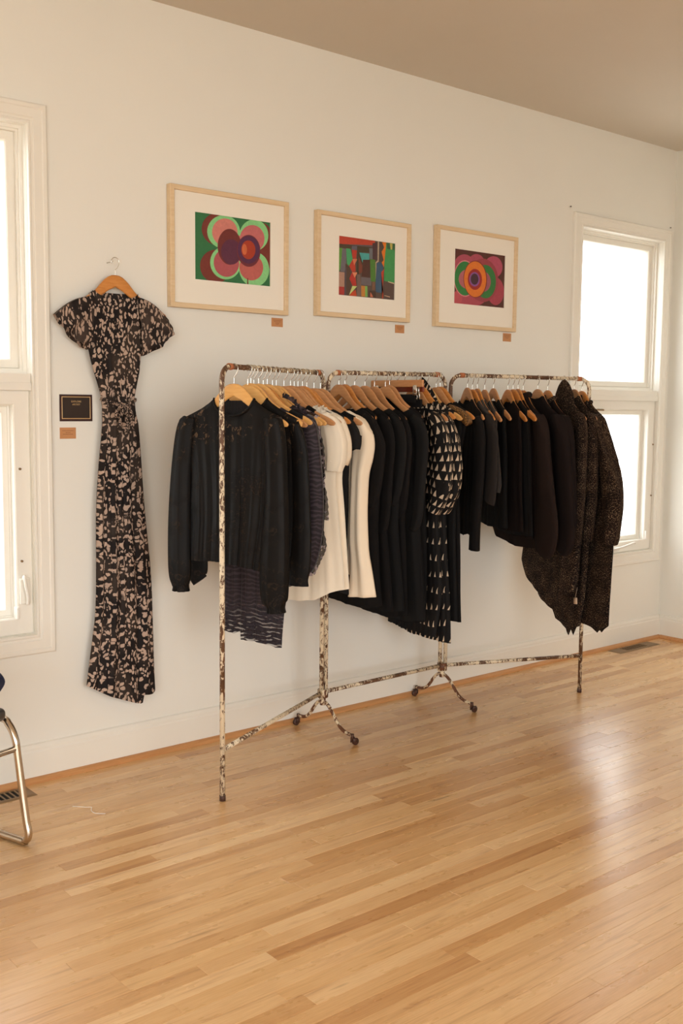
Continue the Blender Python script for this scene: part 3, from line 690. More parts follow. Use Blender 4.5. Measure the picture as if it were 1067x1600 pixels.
# ---------------------------------------------------------------- garments
def sg(x, p): return math.copysign(abs(x)**p, x)
def body_vf(rows, apex, nw, nd, bd, hem, th0, th1, folds, wsh=1.0, n=46, m_=30, seed=0, puff=None, lift=.004, pleat=None):
    """front and back sheets hanging from the hanger line. rows: (z, far_u, near_u) top to bottom"""
    rnd = random.Random(seed); ph = [rnd.uniform(0, 6.28) for _ in range(8)]
    far = [(-r[0], r[1]) for r in rows]; near = [(-r[0], r[2]) for r in rows]
    zhem = lambda a: interp(hem, a)
    zlow = rows[-1][0]; V, UV, Fc = [], [], []
    sf, sn = rows[0][1], rows[0][2]
    for side_ in (0, 1):
        for i in range(m_+1):
            v = (i/m_)**1.25
            for j in range(n+1):
                a = -1+2*j/n
                u0 = (sn*a if a > 0 else -sf*a)
                ztop = apex+zt(u0, wsh)+lift
                if abs(u0) < nw:
                    k = 1-(u0/nw)**2; edge = apex+zt(nw, wsh)+lift
                    ztop = edge-(nd if side_ == 0 else bd)*k**.6
                z = ztop+(zhem(a)-ztop)*v
                zr = min(z, rows[0][0])
                f_, n_ = interp(far, -zr), interp(near, -zr)
                if i == 0: f_, n_ = sf, sn
                u = n_*a if a > 0 else -f_*a
                # ease from the shoulder line into the drop
                th = (th0+(th1-th0)*min(1, v*2.2))*sqrt(max(0, 1-abs(a)**(5+20*max(0, 1-v*4))))
                if i == 0 and abs(u0) >= nw: th = .0035
                elif v < .3: th = max(th, .0075*sqrt(max(0, 1-abs(a)**30)))
                amp, fr = folds; r_ = min(1, .12+v*1.3)
                w = amp*r_*(.5*sin(fr*a+ph[0]+1.2*v)+.3*sin(fr*1.9*a+ph[1]-v*.8)+.25*sin(fr*.55*a+ph[2]+v*2)+.22*sin(fr*3.3*a+ph[3]))
                if pleat: w += pleat[0]*r_*(2*abs(((a*pleat[1]+side_*.5) % 1)-.5)-.5)
                w *= sqrt(max(0, 1-abs(a)**8))
                y = (-(th)+w) if side_ == 0 else (th+w*.5+.0)
                if puff and side_ == 0: y -= puff*max(0, 1-((v-.5)/.5)**2)*(1-a*a)
                V.append((u+.004*sin(9*z+ph[4])*min(1, v*3), y, z)); UV.append((u+(.5 if side_ else 0)+w*1.2, z))
    st = (m_+1)*(n+1)
    for s in (0, 1):
        for i in range(m_):
            for j in range(n):
                k = s*st+i*(n+1)+j; Fc.append((k, k+n+1, k+n+2, k+1) if s == 0 else (k, k+1, k+n+2, k+n+1))
    for i in range(m_):
        for j in (0, n):
            k = i*(n+1)+j; Fc.append((k, k+1+n, k+1+n+st, k+st) if j == n else (k, k+st, k+1+n+st, k+1+n))
    return V, Fc, UV
def sleeve_vf(path, yo=-.006, thick=.024, folds=(.10, 9), seed=0, n=26, uvo=.9, sub=5):
    """path: (u, z, half width)"""
    rnd = random.Random(seed); p0 = rnd.uniform(0, 6); P = smooth_path([(a, b, c) for a, b, c in path], sub); V, UV, Fc = [], [], []
    for i, p in enumerate(P):
        q = P[min(i+1, len(P)-1)]-P[max(i-1, 0)]; d = Vector((q.x, q.y)).normalized(); nr = Vector((-d.y, d.x))
        v = i/(len(P)-1); hw = max(.004, p.z); tk = min(hw, thick)
        for j in range(n):
            an = 2*pi*j/n; w = 1+folds[0]*(.3+v)*(.6*sin(folds[1]*an+p0+v)+.4*sin(folds[1]*.5*an+2*p0-v*2))
            c_, s_ = cos(an)*hw*(1+(w-1)*.4), sin(an)*tk*w
            V.append((p.x+nr.x*c_, yo+s_, p.y+nr.y*c_)); UV.append((uvo+an*.045, p.y))
    m_ = len(P)
    for i in range(m_-1): Fc += [(i*n+j, i*n+(j+1)%n, (i+1)*n+(j+1)%n, (i+1)*n+j) for j in range(n)]
    Fc += [tuple(range(n))[::-1], tuple((m_-1)*n+j for j in range(n))]
    return V, Fc, UV
def ruffle_vf(path, wid, amp=.010, n=7, freq=3.0, seed=0, yo=-.012):
    """wavy strip; path (u,z) with width direction outward/down"""
    rnd = random.Random(seed); P = smooth_path([(a, b, 0) for a, b in path], 10); V, UV, Fc = [], [], []
    for i, p in enumerate(P):
        q = P[min(i+1, len(P)-1)]-P[max(i-1, 0)]; d = Vector((q.x, q.y)).normalized(); nr = Vector((-d.y, d.x)); ww = wid*(1+.25*sin(i*1.7)+rnd.uniform(-.1,.1))
        for j in range(n):
            f = j/(n-1); V.append((p.x+nr.x*ww*f, yo+amp*f*sin(i*freq*.5)+.004*sin(i*2.1+j), p.y+nr.y*ww*f+.004*f*sin(i*1.3))); UV.append((p.x+ww*f+i*.004, p.y))
    for i in range(len(P)-1): Fc += [(i*n+j, i*n+j+1, (i+1)*n+j+1, (i+1)*n+j) for j in range(n-1)]
    return V, Fc, UV
def mirror(path): return [(-p[0],)+tuple(p[1:]) for p in path]

def garment(k, s, name, label, cat, mat, rows, hem=None, neck=(.09,.05,.015), th=(.010,.016), folds=(.006, 12), sleeves=(), slv=None, collar=None, ruffles=(), group=None, wsh=1.0, seed=None, smat=None, puff=None, tilt=0, apexo=0, extra=None, pleat=None):
    p, rz = frame_of(k, s); ap = (AP[k]+apoff(k, s) if k < 3 else 1.959)+apexo; rz += yawoff(k, s); zb = rows[-1][0]
    t = thing(name, label, cat, (p.x, p.y, zb), rz+tilt, group); seed = seed if seed is not None else int(k*100+s*1000)
    hem = hem or [(-1, zb+.004), (-.3, zb), (.4, zb-.004), (1, zb+.002)]
    def put(nm, vf, mt):
        o = mesh(nm, [(a, b, c-zb) for a, b, c in vf[0]], vf[1], M[mt], t, True, vf[2] if len(vf) > 2 else None); return o
    put('body', body_vf(rows, ap, neck[0], neck[1], neck[2], hem, th[0], th[1], folds, wsh, seed=seed, puff=puff, pleat=pleat), mat)
    for i, sl in enumerate(sleeves):
        path, kw = (sl if isinstance(sl, tuple) else (sl, {}))
        vf = sleeve_vf(path, seed=seed+i, **kw); vf = ([(a, b, min(c, ap+zt(a)+.0035)) for a, b, c in vf[0]],)+tuple(vf[1:]); put('sleeve', vf, smat or mat)
    for path, wid, kw in ruffles: put('ruffle', ruffle_vf(path, wid, seed=seed, **kw), smat or mat)
    if collar:
        cw, cr, cm = collar; edge = ap+zt(cw, wsh)+.004; pts = []
        for q in range(28):
            an = 2*pi*q/28; u = cw*cos(an); f = abs(sin(an)); front = sin(an) < 0
            pts.append((u, (-th[0]-.003 if front else th[0])*f**.5, edge-(neck[1] if front else neck[2])*(1-(u/cw)**2)**.6))
        vf = tube(pts, cr, 8, closed=True); put('neckband', (vf[0], vf[1], [(v[0], v[2]) for v in vf[0]]), cm)
    if extra: extra(put)
    return t

M['swing'] = flat('pale_swing_tag', (214,186,158), .8)
def swing(u, z, w=.022, h=.036, y=-.022, rot=.15):
    def f(put):
        c, s_ = cos(rot), sin(rot)
        vf = box(-w/2, w/2, -.0006, .0006, -h/2, h/2); put('swing_tag', ([(u+a*c-d*s_, y+b, z+a*s_+d*c) for a, b, d in vf[0]], vf[1], [(v[0], v[2]) for v in vf[0]]), 'swing')
        vf = tube([(u-h*.5*s_, y, z+h*.5*c), (u-h*.5*s_-.004, y+.012, z+h*.5+.05)], .0006, 5); put('tag_cord', (vf[0], vf[1], [(v[0], v[2]) for v in vf[0]]), 'swing')
    return f
HM = ['hang_a','hang_a','hang_a','hang_b','hang_a','hang_c','hang_a','hang_a','hang_a','hang_b','hang_b','hang_b','hang_b','hang_c','hang_c','hang_b','hang_b']  # foremost hangers get the wood with the light put into its colour
S1 = [.087,.190,.214,.238,.275,.312,.345,.388,.420,.487,.545,.578,.612,.655,.695,.766,.830]
S2 = [.078,.113,.170,.232,.290,.358,.384,.430,.470,.547,.577,.624,.690,.718]
S3 = [.103,.130,.156,.195,.242,.320,.348,.374,.402,.482,.537,.628,.685,.728]
OR = ['first','second','third','fourth','fifth','sixth','seventh','eighth','ninth','tenth','eleventh','twelfth','thirteenth','fourteenth','fifteenth','sixteenth','seventeenth']
DROP = [.0585,.046,.050]
for k, SS, nm in ((0, S1, 'left'), (1, S2, 'middle'), (2, S3, 'right')):
    for i, s in enumerate(SS):
        if k == 1 and i in (7, 8): continue            # clip hangers, below
        if k == 2 and i == 11: zoff = -.03
        p, rz = frame_of(k, s); ap = AP[k]+apoff(k, s); d = round(railz(k, s)-ap-.0055, 3)
        mt = HM[i] if k == 0 else (['hang_b','hang_c','hang_b','hang_b','hang_b','hang_b','hang_b','hang_b','hang_b','hang_b','hang_c','hang_a','hang_b','hang_c'][i] if k == 1 else ['hang_b','hang_c','hang_c','hang_b','hang_b','hang_c','hang_c','hang_c','hang_c','hang_b','hang_c','hang_b','hang_b','hang_c'][i])
        hanger((p.x, p.y, ap), rz+yawoff(k, s), d, mt, '%s wooden shoulder hanger from the left on the %s rail of the rack' % (OR[i-2 if (k == 1 and i > 8) else i], nm), 'wooden hangers on the %s rail' % nm)

# --- left rail
def LS(cx, top=1.40, bot=.78, w0=.045, w1=.04): return [(cx-.02, top, w0*.8), (cx, top-.10, w0), (cx+.012, (top+bot)/2+.05, w1*1.05), (cx+.008, bot+.12, w1), (cx, bot+.05, w1), (cx-.004, bot+.02, w1*.7), (cx-.004, bot, w1*.78)]
def bl1(put):
    V, Fc, UV = [], [], []
    n = 60
    for i in range(n+1):   # gathered panel inside the back neck
        u = -.075+.15*i/n; w = .004*sin(i*2.1)
        for j, z in enumerate((1.478, 1.45, 1.42)): V.append((u, .004+w, z-.035*(1-(u/.08)**2)*(j*.4))); UV.append((u, z))
    for i in range(n): Fc += [(i*3+j, i*3+j+1, i*3+j+4, i*3+j+3) for j in range(2)]
    put('gathered_yoke', (V, Fc, UV), 'lining')
garment(0, S1[0], 'long_sleeve_blouse', 'black burnt-out satin blouse with bound round neck, foremost beside the left post', 'blouse', 'satin',
    [(1.42,-.222,.205),(1.33,-.205,.20),(1.20,-.185,.195),(1.05,-.178,.18),(.872,-.182,.150)], [(-1,.878),(-.35,.884),(.3,.872),(1,.856)], neck=(.086,.062,.012), th=(.012,.028), folds=(.0075, 30),
    sleeves=[([(-.185,1.42,.034),(-.203,1.35,.040),(-.220,1.22,.042),(-.230,1.05,.046),(-.232,.90,.047),(-.230,.82,.045),(-.228,.785,.034),(-.227,.775,.030),(-.227,.758,.033)], dict(thick=.03, folds=(.18,10))),
             ([(.168,1.42,.034),(.180,1.34,.040),(.186,1.15,.044),(.182,.98,.052),(.178,.84,.055),(.180,.765,.050),(.184,.738,.036),(.185,.728,.032),(.186,.712,.035)], dict(thick=.032, yo=-.018, folds=(.22,11)))],
    collar=(.084,.0048,'satin'), extra=bl1, seed=3)
garment(0, S1[1], 'long_sleeve_blouse', 'black burnt-out satin blouse second from left post, long full sleeves', 'blouse', 'satin',
    [(1.43,-.20,.205),(1.25,-.19,.215),(1.0,-.17,.20),(.90,-.17,.185)], neck=(.080,.045,.012), th=(.010,.014), folds=(.006, 15),
    sleeves=[([(-.17,1.42,.02),(-.20,1.30,.03),(-.210,1.1,.035),(-.212,.92,.042),(-.212,.835,.044),(-.212,.805,.036),(-.20,.785,.034)], dict(thick=.012)),
             ([(.19,1.40,.02),(.212,1.30,.032),(.222,1.1,.035),(.222,.95,.040),(.216,.86,.042),(.214,.82,.036),(.214,.793,.038)], dict(thick=.014, yo=-.004))],
    collar=(.080,.0045,'satin'), seed=4)
garment(0, S1[2], 'striped_dress', 'sheer plum striped dress hanging lowest behind the two black satin blouses', 'dress', 'plum_sheer',
    [(1.41,-.16,.16),(1.2,-.14,.14),(.9,-.128,.150),(.70,-.124,.150),(.57,-.122,.142)], [(-1,.592),(-.5,.584),(-.32,.60),(-.28,.565),(.2,.562),(1,.548)], th=(.006,.012), folds=(.009, 12), neck=(.13,.03,.01), seed=6)
garment(0, S1[3], 'sleeveless_shirt', 'black top on the fourth hanger of the left rail, behind the satin blouses', 'top', 'black', [(1.41,-.18,.18),(1.2,-.16,.17),(.95,-.17,.17)], neck=(.135,.03,.01), th=(.006,.010), folds=(.003,10))
garment(0, S1[4], 'sleeveless_shirt', 'black top on the fifth hanger of the left rail, hidden but for its near shoulder', 'top', 'black', [(1.41,-.18,.19),(1.2,-.16,.17),(.92,-.17,.17)], neck=(.14,.03,.01), th=(.006,.010), folds=(.003,10))
plum_rows = [(1.42,-.20,.205),(1.3,-.18,.215),(1.1,-.17,.215),(.95,-.17,.205),(.85,-.18,.19)]
def plum_x(put):   # soft standing frill at the neck and gathers running down the shoulder
    put('neck_frill', ruffle_vf([(.085,1.492),(.115,1.482),(.150,1.455),(.185,1.425)], .016, .009, seed=4, freq=2.2), 'plum')
for i, lb in ((5, 'dark plum striped blouse with gathered ruffle sleeve, foremost plum one'), (6, 'dark plum striped blouse with gathered ruffle sleeve, second plum one')):
    garment(0, S1[i], 'ruffled_blouse', lb, 'blouse', 'plum', plum_rows, neck=(.115,.03,.0), th=(.009,.013), folds=(.005,18),
        sleeves=[([(.165,1.43,.030),(.185,1.38,.042),(.196,1.28,.046),(.204,1.14,.050),(.202,1.0,.050),(.188,.90,.046),(.170,.845,.040)], dict(thick=.020, yo=-.012, folds=(.42,15)))],
        ruffles=[([(.232,1.33),(.244,1.22),(.252,1.10),(.240,.98),(.222,.90),(.20,.84)], -.022, dict(freq=2.3, amp=.012)), ([(.20,1.36),(.21,1.22),(.215,1.10),(.205,.96)], -.018, dict(freq=2.9, yo=-.040))], extra=plum_x if i == 5 else None)
garment(0, S1[7], 'camisole', 'black and lilac petal print strappy top with its amber hanger tip bare', 'top', 'lilac', [(1.44,-.14,.150),(1.3,-.14,.165),(1.0,-.16,.19),(.80,-.16,.18)], neck=(.105,.05,.03), th=(.008,.010), folds=(.004,10))
garment(0, S1[8], 'petal_print_blouse', 'black and lilac petal print blouse with floaty ruffles, beside the white tops', 'blouse', 'lilac', [(1.41,-.18,.190),(1.3,-.17,.205),(1.1,-.17,.215),(.92,-.17,.210),(.76,-.17,.150)], [(-1,.80),(.0,.76),(.5,.745),(.8,.77),(1,.84)], neck=(.12,.03,.01), th=(.008,.013), folds=(.006,14),
    ruffles=[([(.19,1.39),(.218,1.30),(.224,1.18)], -.016, {}), ([(.215,1.19),(.235,1.10),(.240,1.02)], -.040, dict(freq=2.6, amp=.014)), ([(.212,1.0),(.232,.92),(.208,.86),(.18,.80)], -.026, {})])
garment(0, S1[9], 'camisole', 'black strappy top squeezed between the lilac print and the ivory top', 'top', 'black2', [(1.44,-.12,.14),(1.3,-.13,.15),(1.0,-.15,.16)], neck=(.105,.05,.03), th=(.008,.010), folds=(.003,10))
def white_top(i, lb, hemz, low, zs, mt='cream'):
    garment(0, S1[i], 'ruffle_sleeve_blouse', lb, 'blouse', mt, [(1.405,-.20,.205),(1.28,-.17,.215),(1.16,-.17,.205),(.95,-.17,.220),(hemz,-.18,.245)], low, neck=(.11,.03,.01), th=(.010,.018), folds=(.008,13),
        sleeves=[([(.155,1.43,.036),(.178,1.38,.048),(.192,1.32,.056),(.194,1.26,.054),(.190,zs+.02,.046),(.188,zs,.042)], dict(thick=.028, yo=-.014, folds=(.38,11)))],
        ruffles=[([(.14,zs+.012),(.18,zs-.006),(.222,zs+.010),(.236,zs+.06)], .030, dict(freq=3.3, amp=.015)), ([(.13,zs+.03),(.17,zs+.012),(.21,zs+.028)], .024, dict(freq=2.7, amp=.014, yo=-.032)), ([(.115,1.452),(.15,1.432),(.19,1.40)], .012, dict(amp=.006))])
white_top(10, 'ivory top with ruffled cap sleeve, leftmost of the white garments', .705, [(-1,.69),(-.4,.672),(.2,.668),(.5,.676),(.75,.71),(1,.728)], 1.205)
garment(0, S1[11], 'sleeveless_shirt', 'black top wedged between the two ivory ruffled tops', 'top', 'black', [(1.41,-.18,.175),(1.2,-.16,.15),(.95,-.17,.15)], neck=(.14,.03,.01), th=(.009,.010), folds=(.003,10))
white_top(12, 'ivory top with ruffled cap sleeve, second of the white garments', .72, [(-1,.70),(-.4,.69),(.3,.69),(.55,.70),(1,.72)], 1.245)
garment(0, S1[13], 'sleeveless_shirt', 'black top showing a thin dark edge behind the second ivory top', 'top', 'black', [(1.41,-.18,.20),(1.25,-.16,.18),(.90,-.17,.18),(.78,-.17,.18)], neck=(.14,.03,.01), th=(.009,.012), folds=(.003,10))
garment(0, S1[14], 'ruffle_sleeve_dress', 'black dress with frayed frill sleeve between the ivory top and cream dress', 'dress', 'black', [(1.41,-.19,.215),(1.25,-.17,.20),(.9,-.17,.195),(.70,-.19,.205)], [(-1,.76),(0,.73),(.6,.70),(1,.68)], neck=(.13,.03,.01), th=(.009,.014), folds=(.005,12),
    sleeves=[([(.17,1.43,.030),(.200,1.38,.044),(.212,1.33,.048),(.210,1.29,.044)], dict(thick=.022, yo=-.010, folds=(.3,8)))],
    ruffles=[([(.16,1.295),(.20,1.278),(.242,1.290),(.266,1.34)], .032, dict(freq=3.7, amp=.014)), ([(.13,1.245),(.17,1.228),(.21,1.238)], .030, dict(freq=3.1, amp=.014))])
garment(0, S1[15], 'sleeveless_shirt', 'black top hidden behind the frill-sleeved black dress', 'top', 'black2', [(1.41,-.18,.19),(1.25,-.16,.16),(.90,-.17,.16),(.76,-.17,.17)], neck=(.14,.03,.01), th=(.009,.012), folds=(.003,10))
garment(0, S1[16], 'flared_sleeve_dress', 'cream dress with puffed shoulder and long flared sleeve by the second post', 'dress', 'cream2', [(1.41,-.19,.20),(1.25,-.17,.18),(1.0,-.17,.17),(.75,-.18,.175)], [(-1,.76),(.5,.755),(.8,.745),(1,.74)], neck=(.135,.02,.01), th=(.010,.016), folds=(.008,11),
    sleeves=[([(.175,1.43,.028),(.202,1.375,.042),(.214,1.31,.048),(.210,1.25,.046),(.200,1.17,.038),(.196,1.02,.037),(.198,.90,.040),(.205,.83,.040),(.214,.75,.048),(.220,.655,.060)], dict(thick=.034, yo=-.018, folds=(.30,5)))])
# --- middle rail
black_specs = [(0, 'black long dress, first on the middle rail, right of the cream dress', .605, .280, 'black2', 0), (1, 'black long dress second on the middle rail', .590, .235, 'black', 0), (2, 'black long dress, third on the middle rail', .575, .24, 'black2', .01), (3, 'black long dress, fourth on the middle rail', .560, .245, 'black', .012),
               (4, 'black long dress, fifth on the middle rail', .530, .24, 'black2', .01), (5, 'black long dress, sixth on the middle rail', .500, .245, 'black', .0), (6, 'black long dress, seventh on the middle rail', .490, .24, 'black2', 0)]
for i, lb, hz, nu, mt, dx in black_specs:
    garment(1, S2[i], 'black_dress', lb, 'dress', mt, [(1.405,-.20,nu-.01),(1.30,-.19,nu+.0),(1.15,-.18,nu-.01),(.95,-.19,nu-.02),(.75,-.21,nu),(hz,-.24,nu+.02)], [(-1,hz+.04),(-.5,hz+.01),(0,hz),(.6,hz-.006),(1,hz+.012)], neck=(.15,.03,.01), th=(.009,.018), folds=(.007,13),
        sleeves=[([(.17,1.415,.02),(nu-.035,1.37,.036),(nu-.02,1.30,.042),(nu-.024,1.2,.038),(nu-.04,1.10-.06*(i%3),.034),(nu-.06,1.03-.06*(i%3),.022)], dict(thick=.016, yo=-.004, folds=(.12,6)))], group='black dresses in the middle of the rack')
# clip hangers with trousers
for j, (s, lb, hm, tl) in enumerate(((S2[7], 'flat honey wooden clip hanger high on the middle rail', 'hang_b', 'black trousers clipped below the honey clip hanger'), (S2[8], 'reddish brown flat clip hanger on the middle rail', 'hang_d', 'black trousers clipped below the reddish brown clip hanger'))):
    p, rz = frame_of(1, s); zc = 1.570-.022*j
    t = thing('clip_hanger', lb, 'hanger', (p.x, p.y, zc), rz, 'clip hangers on the middle rail')
    w = .170-.035*j
    mesh('bar', *cushion(-w, w, -.006, .006, -.020, .012, .004), M[hm], t)
    rr = railz(1, s)-zc-.0055; mesh('hook', *hook_vf(round(rr, 3)), M['wire'], t)
    for x in (-w+.045, w-.045): mesh('clip', *join([box(x-.012, x+.012, -.009, -.006, -.058, -.012, .001), box(x-.012, x+.012, .006, .009, -.058, -.012, .001), tube([(x-.011,-.009,-.030),(x-.011,.009,-.030)], .003, 8), tube([(x-.010,-.0095,-.050),(x+.010,-.0095,-.050)], .0018, 6)]), M['wire'], t, True)
    z1 = zc-.055; hz = .56
    tt = thing('trousers', tl, 'trousers', (p.x, p.y, hz), rz)
    V, Fc, UV = body_vf([(z1,-.12,.12),(z1-.25,-.145,.150),(1.0,-.15,.165),(hz,-.16,.175)], z1, .0, 0, 0, [(-1,hz),(1,hz)], .005, .012, (.006,9), seed=j+50, lift=0)
    V = [(a, b, min(c, z1)-hz) for a, b, c in V]; mesh('trouser_legs', V, Fc, M['black'], tt, True, UV)
    mesh('waistband', *box(-.122, .122, -.0075, .0055, z1-hz-.035, z1-hz+.002, .001), M['black2'], tt, True)
def tri_dress(i, lb, hz, hood, dn=0):
    def ex(put):
        if hood:   # pointed stand-up collar leaf thrown up over the hanger
            V, Fc, UV = [], [], []; n = 10
            for a in range(n+1):
                f = a/n
                for b_ in range(9):
                    g_ = b_/8; lo = Vector((-.022+.155*f, 1.602-.045*f-.075*f*f)); hi = Vector((-.03+.02*f, 1.52-.05*f)).lerp(Vector((.105,1.475)), f)
                    P_ = lo.lerp(hi, g_); V.append((P_.x, -.020-.022*sin(pi*g_)*sin(pi*min(1, f+.1)), P_.y)); UV.append((P_.x, P_.y))
            for a in range(n): Fc += [(a*9+b_, a*9+b_+1, a*9+b_+10, a*9+b_+9) for b_ in range(8)]
            put('collar', (V, Fc, UV), 'tri')
    garment(1, S2[i], 'triangle_print_dress', lb, 'dress', 'tri', [(1.41,-.20,.19),(1.25,-.18,.20),(1.08,-.16,.175),(.9,-.165,.185),(.6,-.17,.205),(hz,-.178,.222-dn)], [(-1,hz+.046),(-.45,hz+.030),(-.1,hz+.012),(.35,hz+.004),(1,hz-.004)], neck=(.10,.03,.01), th=(.010,.020), folds=(.006,14), pleat=(.012, 9),
        sleeves=[([(.135,1.425,.022),(.175,1.385,.045),(.200,1.31,.060),(.212,1.20,.068),(.205,1.10,.066),(.180,1.02,.050),(.165,.985,.036)], dict(thick=.030, yo=-.022, folds=(.16,7)))], extra=ex)
tri_dress(9, 'black pleated dress with cream triangle print, longer hem on the left', .400, False, .05)
tri_dress(10, 'black pleated dress with cream triangle print and puffed sleeve, most visible one', .372, False)
garment(1, S2[11], 'triangle_print_blouse', 'black cream-triangle print top with pointed collar standing up under the rail', 'top', 'tri', [(1.40,-.18,.18),(1.2,-.16,.16),(1.0,-.17,.17)], neck=(.10,.03,.01), th=(.008,.012), extra=lambda put: None)
pp, prz = frame_of(1, S2[11])
ho = thing('pointed_collar', 'black collar peak with cream marks rising beside the right bend of middle rail', 'collar_piece', (pp.x, pp.y, 1.45), prz)  # stand-up collar of the triangle print top, modelled as its own piece
V, Fc, UV = [], [], []
for a in range(15):
    f = a/14; top = interp([(0,1.592),(.1,1.604),(.3,1.585),(.6,1.545),(.85,1.50),(1,1.462)], f); bot = interp([(0,1.545),(.15,1.505),(.5,1.475),(1,1.452)], f); u = -.028+.135*f
    for b_ in range(9):
        g_ = b_/8; V.append((u, -.016-.012*sin(pi*g_), top+(bot-top)*g_-1.45)); UV.append((u*1.3, top+(bot-top)*g_+.02))
for a in range(14): Fc += [(a*9+b_, a*9+b_+1, a*9+b_+10, a*9+b_+9) for b_ in range(8)]
o = mesh('cloth', V, Fc, M['tri'], ho, True, UV); sm = o.modifiers.new('thickness', 'SOLIDIFY'); sm.thickness = .003
def seq(put):
    vf = sleeve_vf([(.10,1.462,.014),(.14,1.445,.020),(.18,1.425,.024),(.215,1.400,.024),(.228,1.385,.018)], yo=-.004, thick=.018, folds=(.05,6)); put('beaded_yoke', vf, 'sequin')
garment(1, S2[12], 'black_dress', 'long black dress with a brown beaded shoulder at the end of the middle rail', 'dress', 'black', [(1.40,-.19,.185),(1.2,-.17,.15),(.85,-.17,.155),(.6,-.17,.165),(.455,-.17,.175)], [(-1,.47),(0,.455),(.55,.442),(.7,.452),(1,.452)], neck=(.10,.03,.01), th=(.010,.018), folds=(.006,12), extra=seq)
garment(1, S2[13], 'black_dress', 'plain long black dress, last on the middle rail', 'dress', 'black2', [(1.40,-.19,.175),(1.2,-.17,.14),(.85,-.17,.145),(.6,-.17,.16),(.44,-.17,.172)], [(-1,.46),(0,.445),(1,.442)], neck=(.10,.03,.01), th=(.010,.018), folds=(.006,12))
# --- right rail
garment(2, S3[0], 'long_sleeve_shirt', 'black long-sleeved top, first on the right rail beside the middle post', 'top', 'black2', [(1.41,-.20,.20),(1.2,-.18,.17),(1.0,-.18,.15),(.87,-.18,.14)], [(-1,.865),(-.5,.85),(.2,.84),(1,.87)], neck=(.08,.03,.01), th=(.010,.016), folds=(.005,9),
    sleeves=[([(.17,1.41,.025),(.205,1.33,.045),(.205,1.15,.045),(.180,.98,.042),(.170,.86,.038),(.168,.785,.040)], dict(thick=.022, yo=-.012, folds=(.10,5)))])
garment(2, S3[1], 'short_sleeve_cardigan', 'charcoal grey knit cardigan with straight sleeve on the right rail', 'cardigan', 'charcoal', [(1.41,-.20,.21),(1.2,-.18,.18),(1.05,-.18,.15)], neck=(.08,.03,.01), th=(.010,.014), folds=(.004,9), smat='charcoal2',
    sleeves=[([(.17,1.42,.025),(.215,1.34,.050),(.222,1.2,.052),(.215,1.06,.050),(.205,1.02,.048)], dict(thick=.018, yo=-.008, folds=(.08,5)))])
garment(2, S3[2], 'sleeveless_knit', 'mid grey sleeveless knit top with its hanger tip bare, on the right rail', 'top', 'charcoal', [(1.44,-.16,.155),(1.36,-.16,.165),(1.24,-.17,.22),(1.1,-.17,.25),(1.035,-.17,.22)], [(-1,1.04),(0,1.03),(.6,1.02),(.8,1.03),(1,1.075)], neck=(.08,.03,.01), th=(.012,.020), folds=(.006,8), extra=swing(.13,1.018,.026,.032))
garment(2, S3[3], 'sleeveless_knit', 'mid grey sleeveless knit top behind the first grey one, hanger tip bare', 'top', 'charcoal', [(1.44,-.16,.155),(1.36,-.16,.165),(1.24,-.17,.20),(1.1,-.17,.235),(1.06,-.17,.22)], neck=(.08,.03,.01), th=(.010,.016), folds=(.006,8))
for i, lb, hz in ((4, 'black sleeveless top with bare hanger tip, first after the grey knits', .88), (5, 'black sleeveless top with bare hanger tip, second after the grey knits', .86), (6, 'black sleeveless top with bare hanger tip, third after the grey knits', .84), (7, 'black sleeveless top with bare hanger tip, fourth after the grey knits', .83)):
    garment(2, S3[i], 'sleeveless_shirt', lb, 'top', 'brownknit2' if i % 2 else 'black', [(1.445,-.16,.150),(1.36,-.16,.158),(1.25,-.17,.18),(1.0,-.20,.20),(hz,-.24,.22)], [(-1,hz+.06),(-.6,hz+.015),(0,hz),(1,hz+.01)], neck=(.08,.03,.01), th=(.009,.014), folds=(.005,9), group='black sleeveless tops on the right rail')
garment(2, S3[8], 'balloon_sleeve_cardigan', 'dark brown knit cardigan with stand collar and balloon sleeve', 'cardigan', 'brownknit', [(1.415,-.20,.205),(1.25,-.20,.22),(1.0,-.25,.24),(.86,-.30,.25),(.79,-.28,.24)], [(-1,.86),(-.7,.80),(0,.775),(1,.79)], neck=(.05,.01,.0), th=(.012,.022), folds=(.006,7), collar=(.055,.016,'brownknit'),
    sleeves=[([(.17,1.425,.030),(.215,1.36,.050),(.245,1.2,.060),(.275,1.02,.085),(.290,.90,.105),(.275,.82,.095),(.250,.79,.05)], dict(thick=.030, yo=-.012, folds=(.08,5)))])
garment(2, S3[9], 'balloon_sleeve_cardigan', 'darker brown cardigan with dropped shoulder behind the stand-collar one', 'cardigan', 'brownknit2', [(1.41,-.20,.215),(1.25,-.20,.22),(1.0,-.24,.24),(.80,-.28,.24)], neck=(.06,.02,.0), th=(.012,.020), folds=(.006,7),
    sleeves=[([(.18,1.42,.030),(.225,1.36,.048),(.262,1.2,.058),(.290,1.02,.068),(.300,.90,.076),(.290,.82,.070),(.270,.79,.045)], dict(thick=.028, yo=-.010, folds=(.08,5)))])
garment(2, S3[10], 'balloon_sleeve_cardigan', 'near-black wool cardigan left of the tweed ones, collar folded', 'cardigan', 'brownknit2', [(1.42,-.20,.21),(1.25,-.20,.22),(1.0,-.22,.23),(.80,-.24,.24)], neck=(.07,.02,.0), th=(.012,.020), folds=(.006,7), collar=(.07,.012,'tweed'),
    sleeves=[([(.18,1.42,.030),(.225,1.35,.042),(.250,1.2,.050),(.268,1.02,.058),(.270,.90,.060),(.262,.81,.050)], dict(thick=.026, yo=-.008, folds=(.08,5)))])
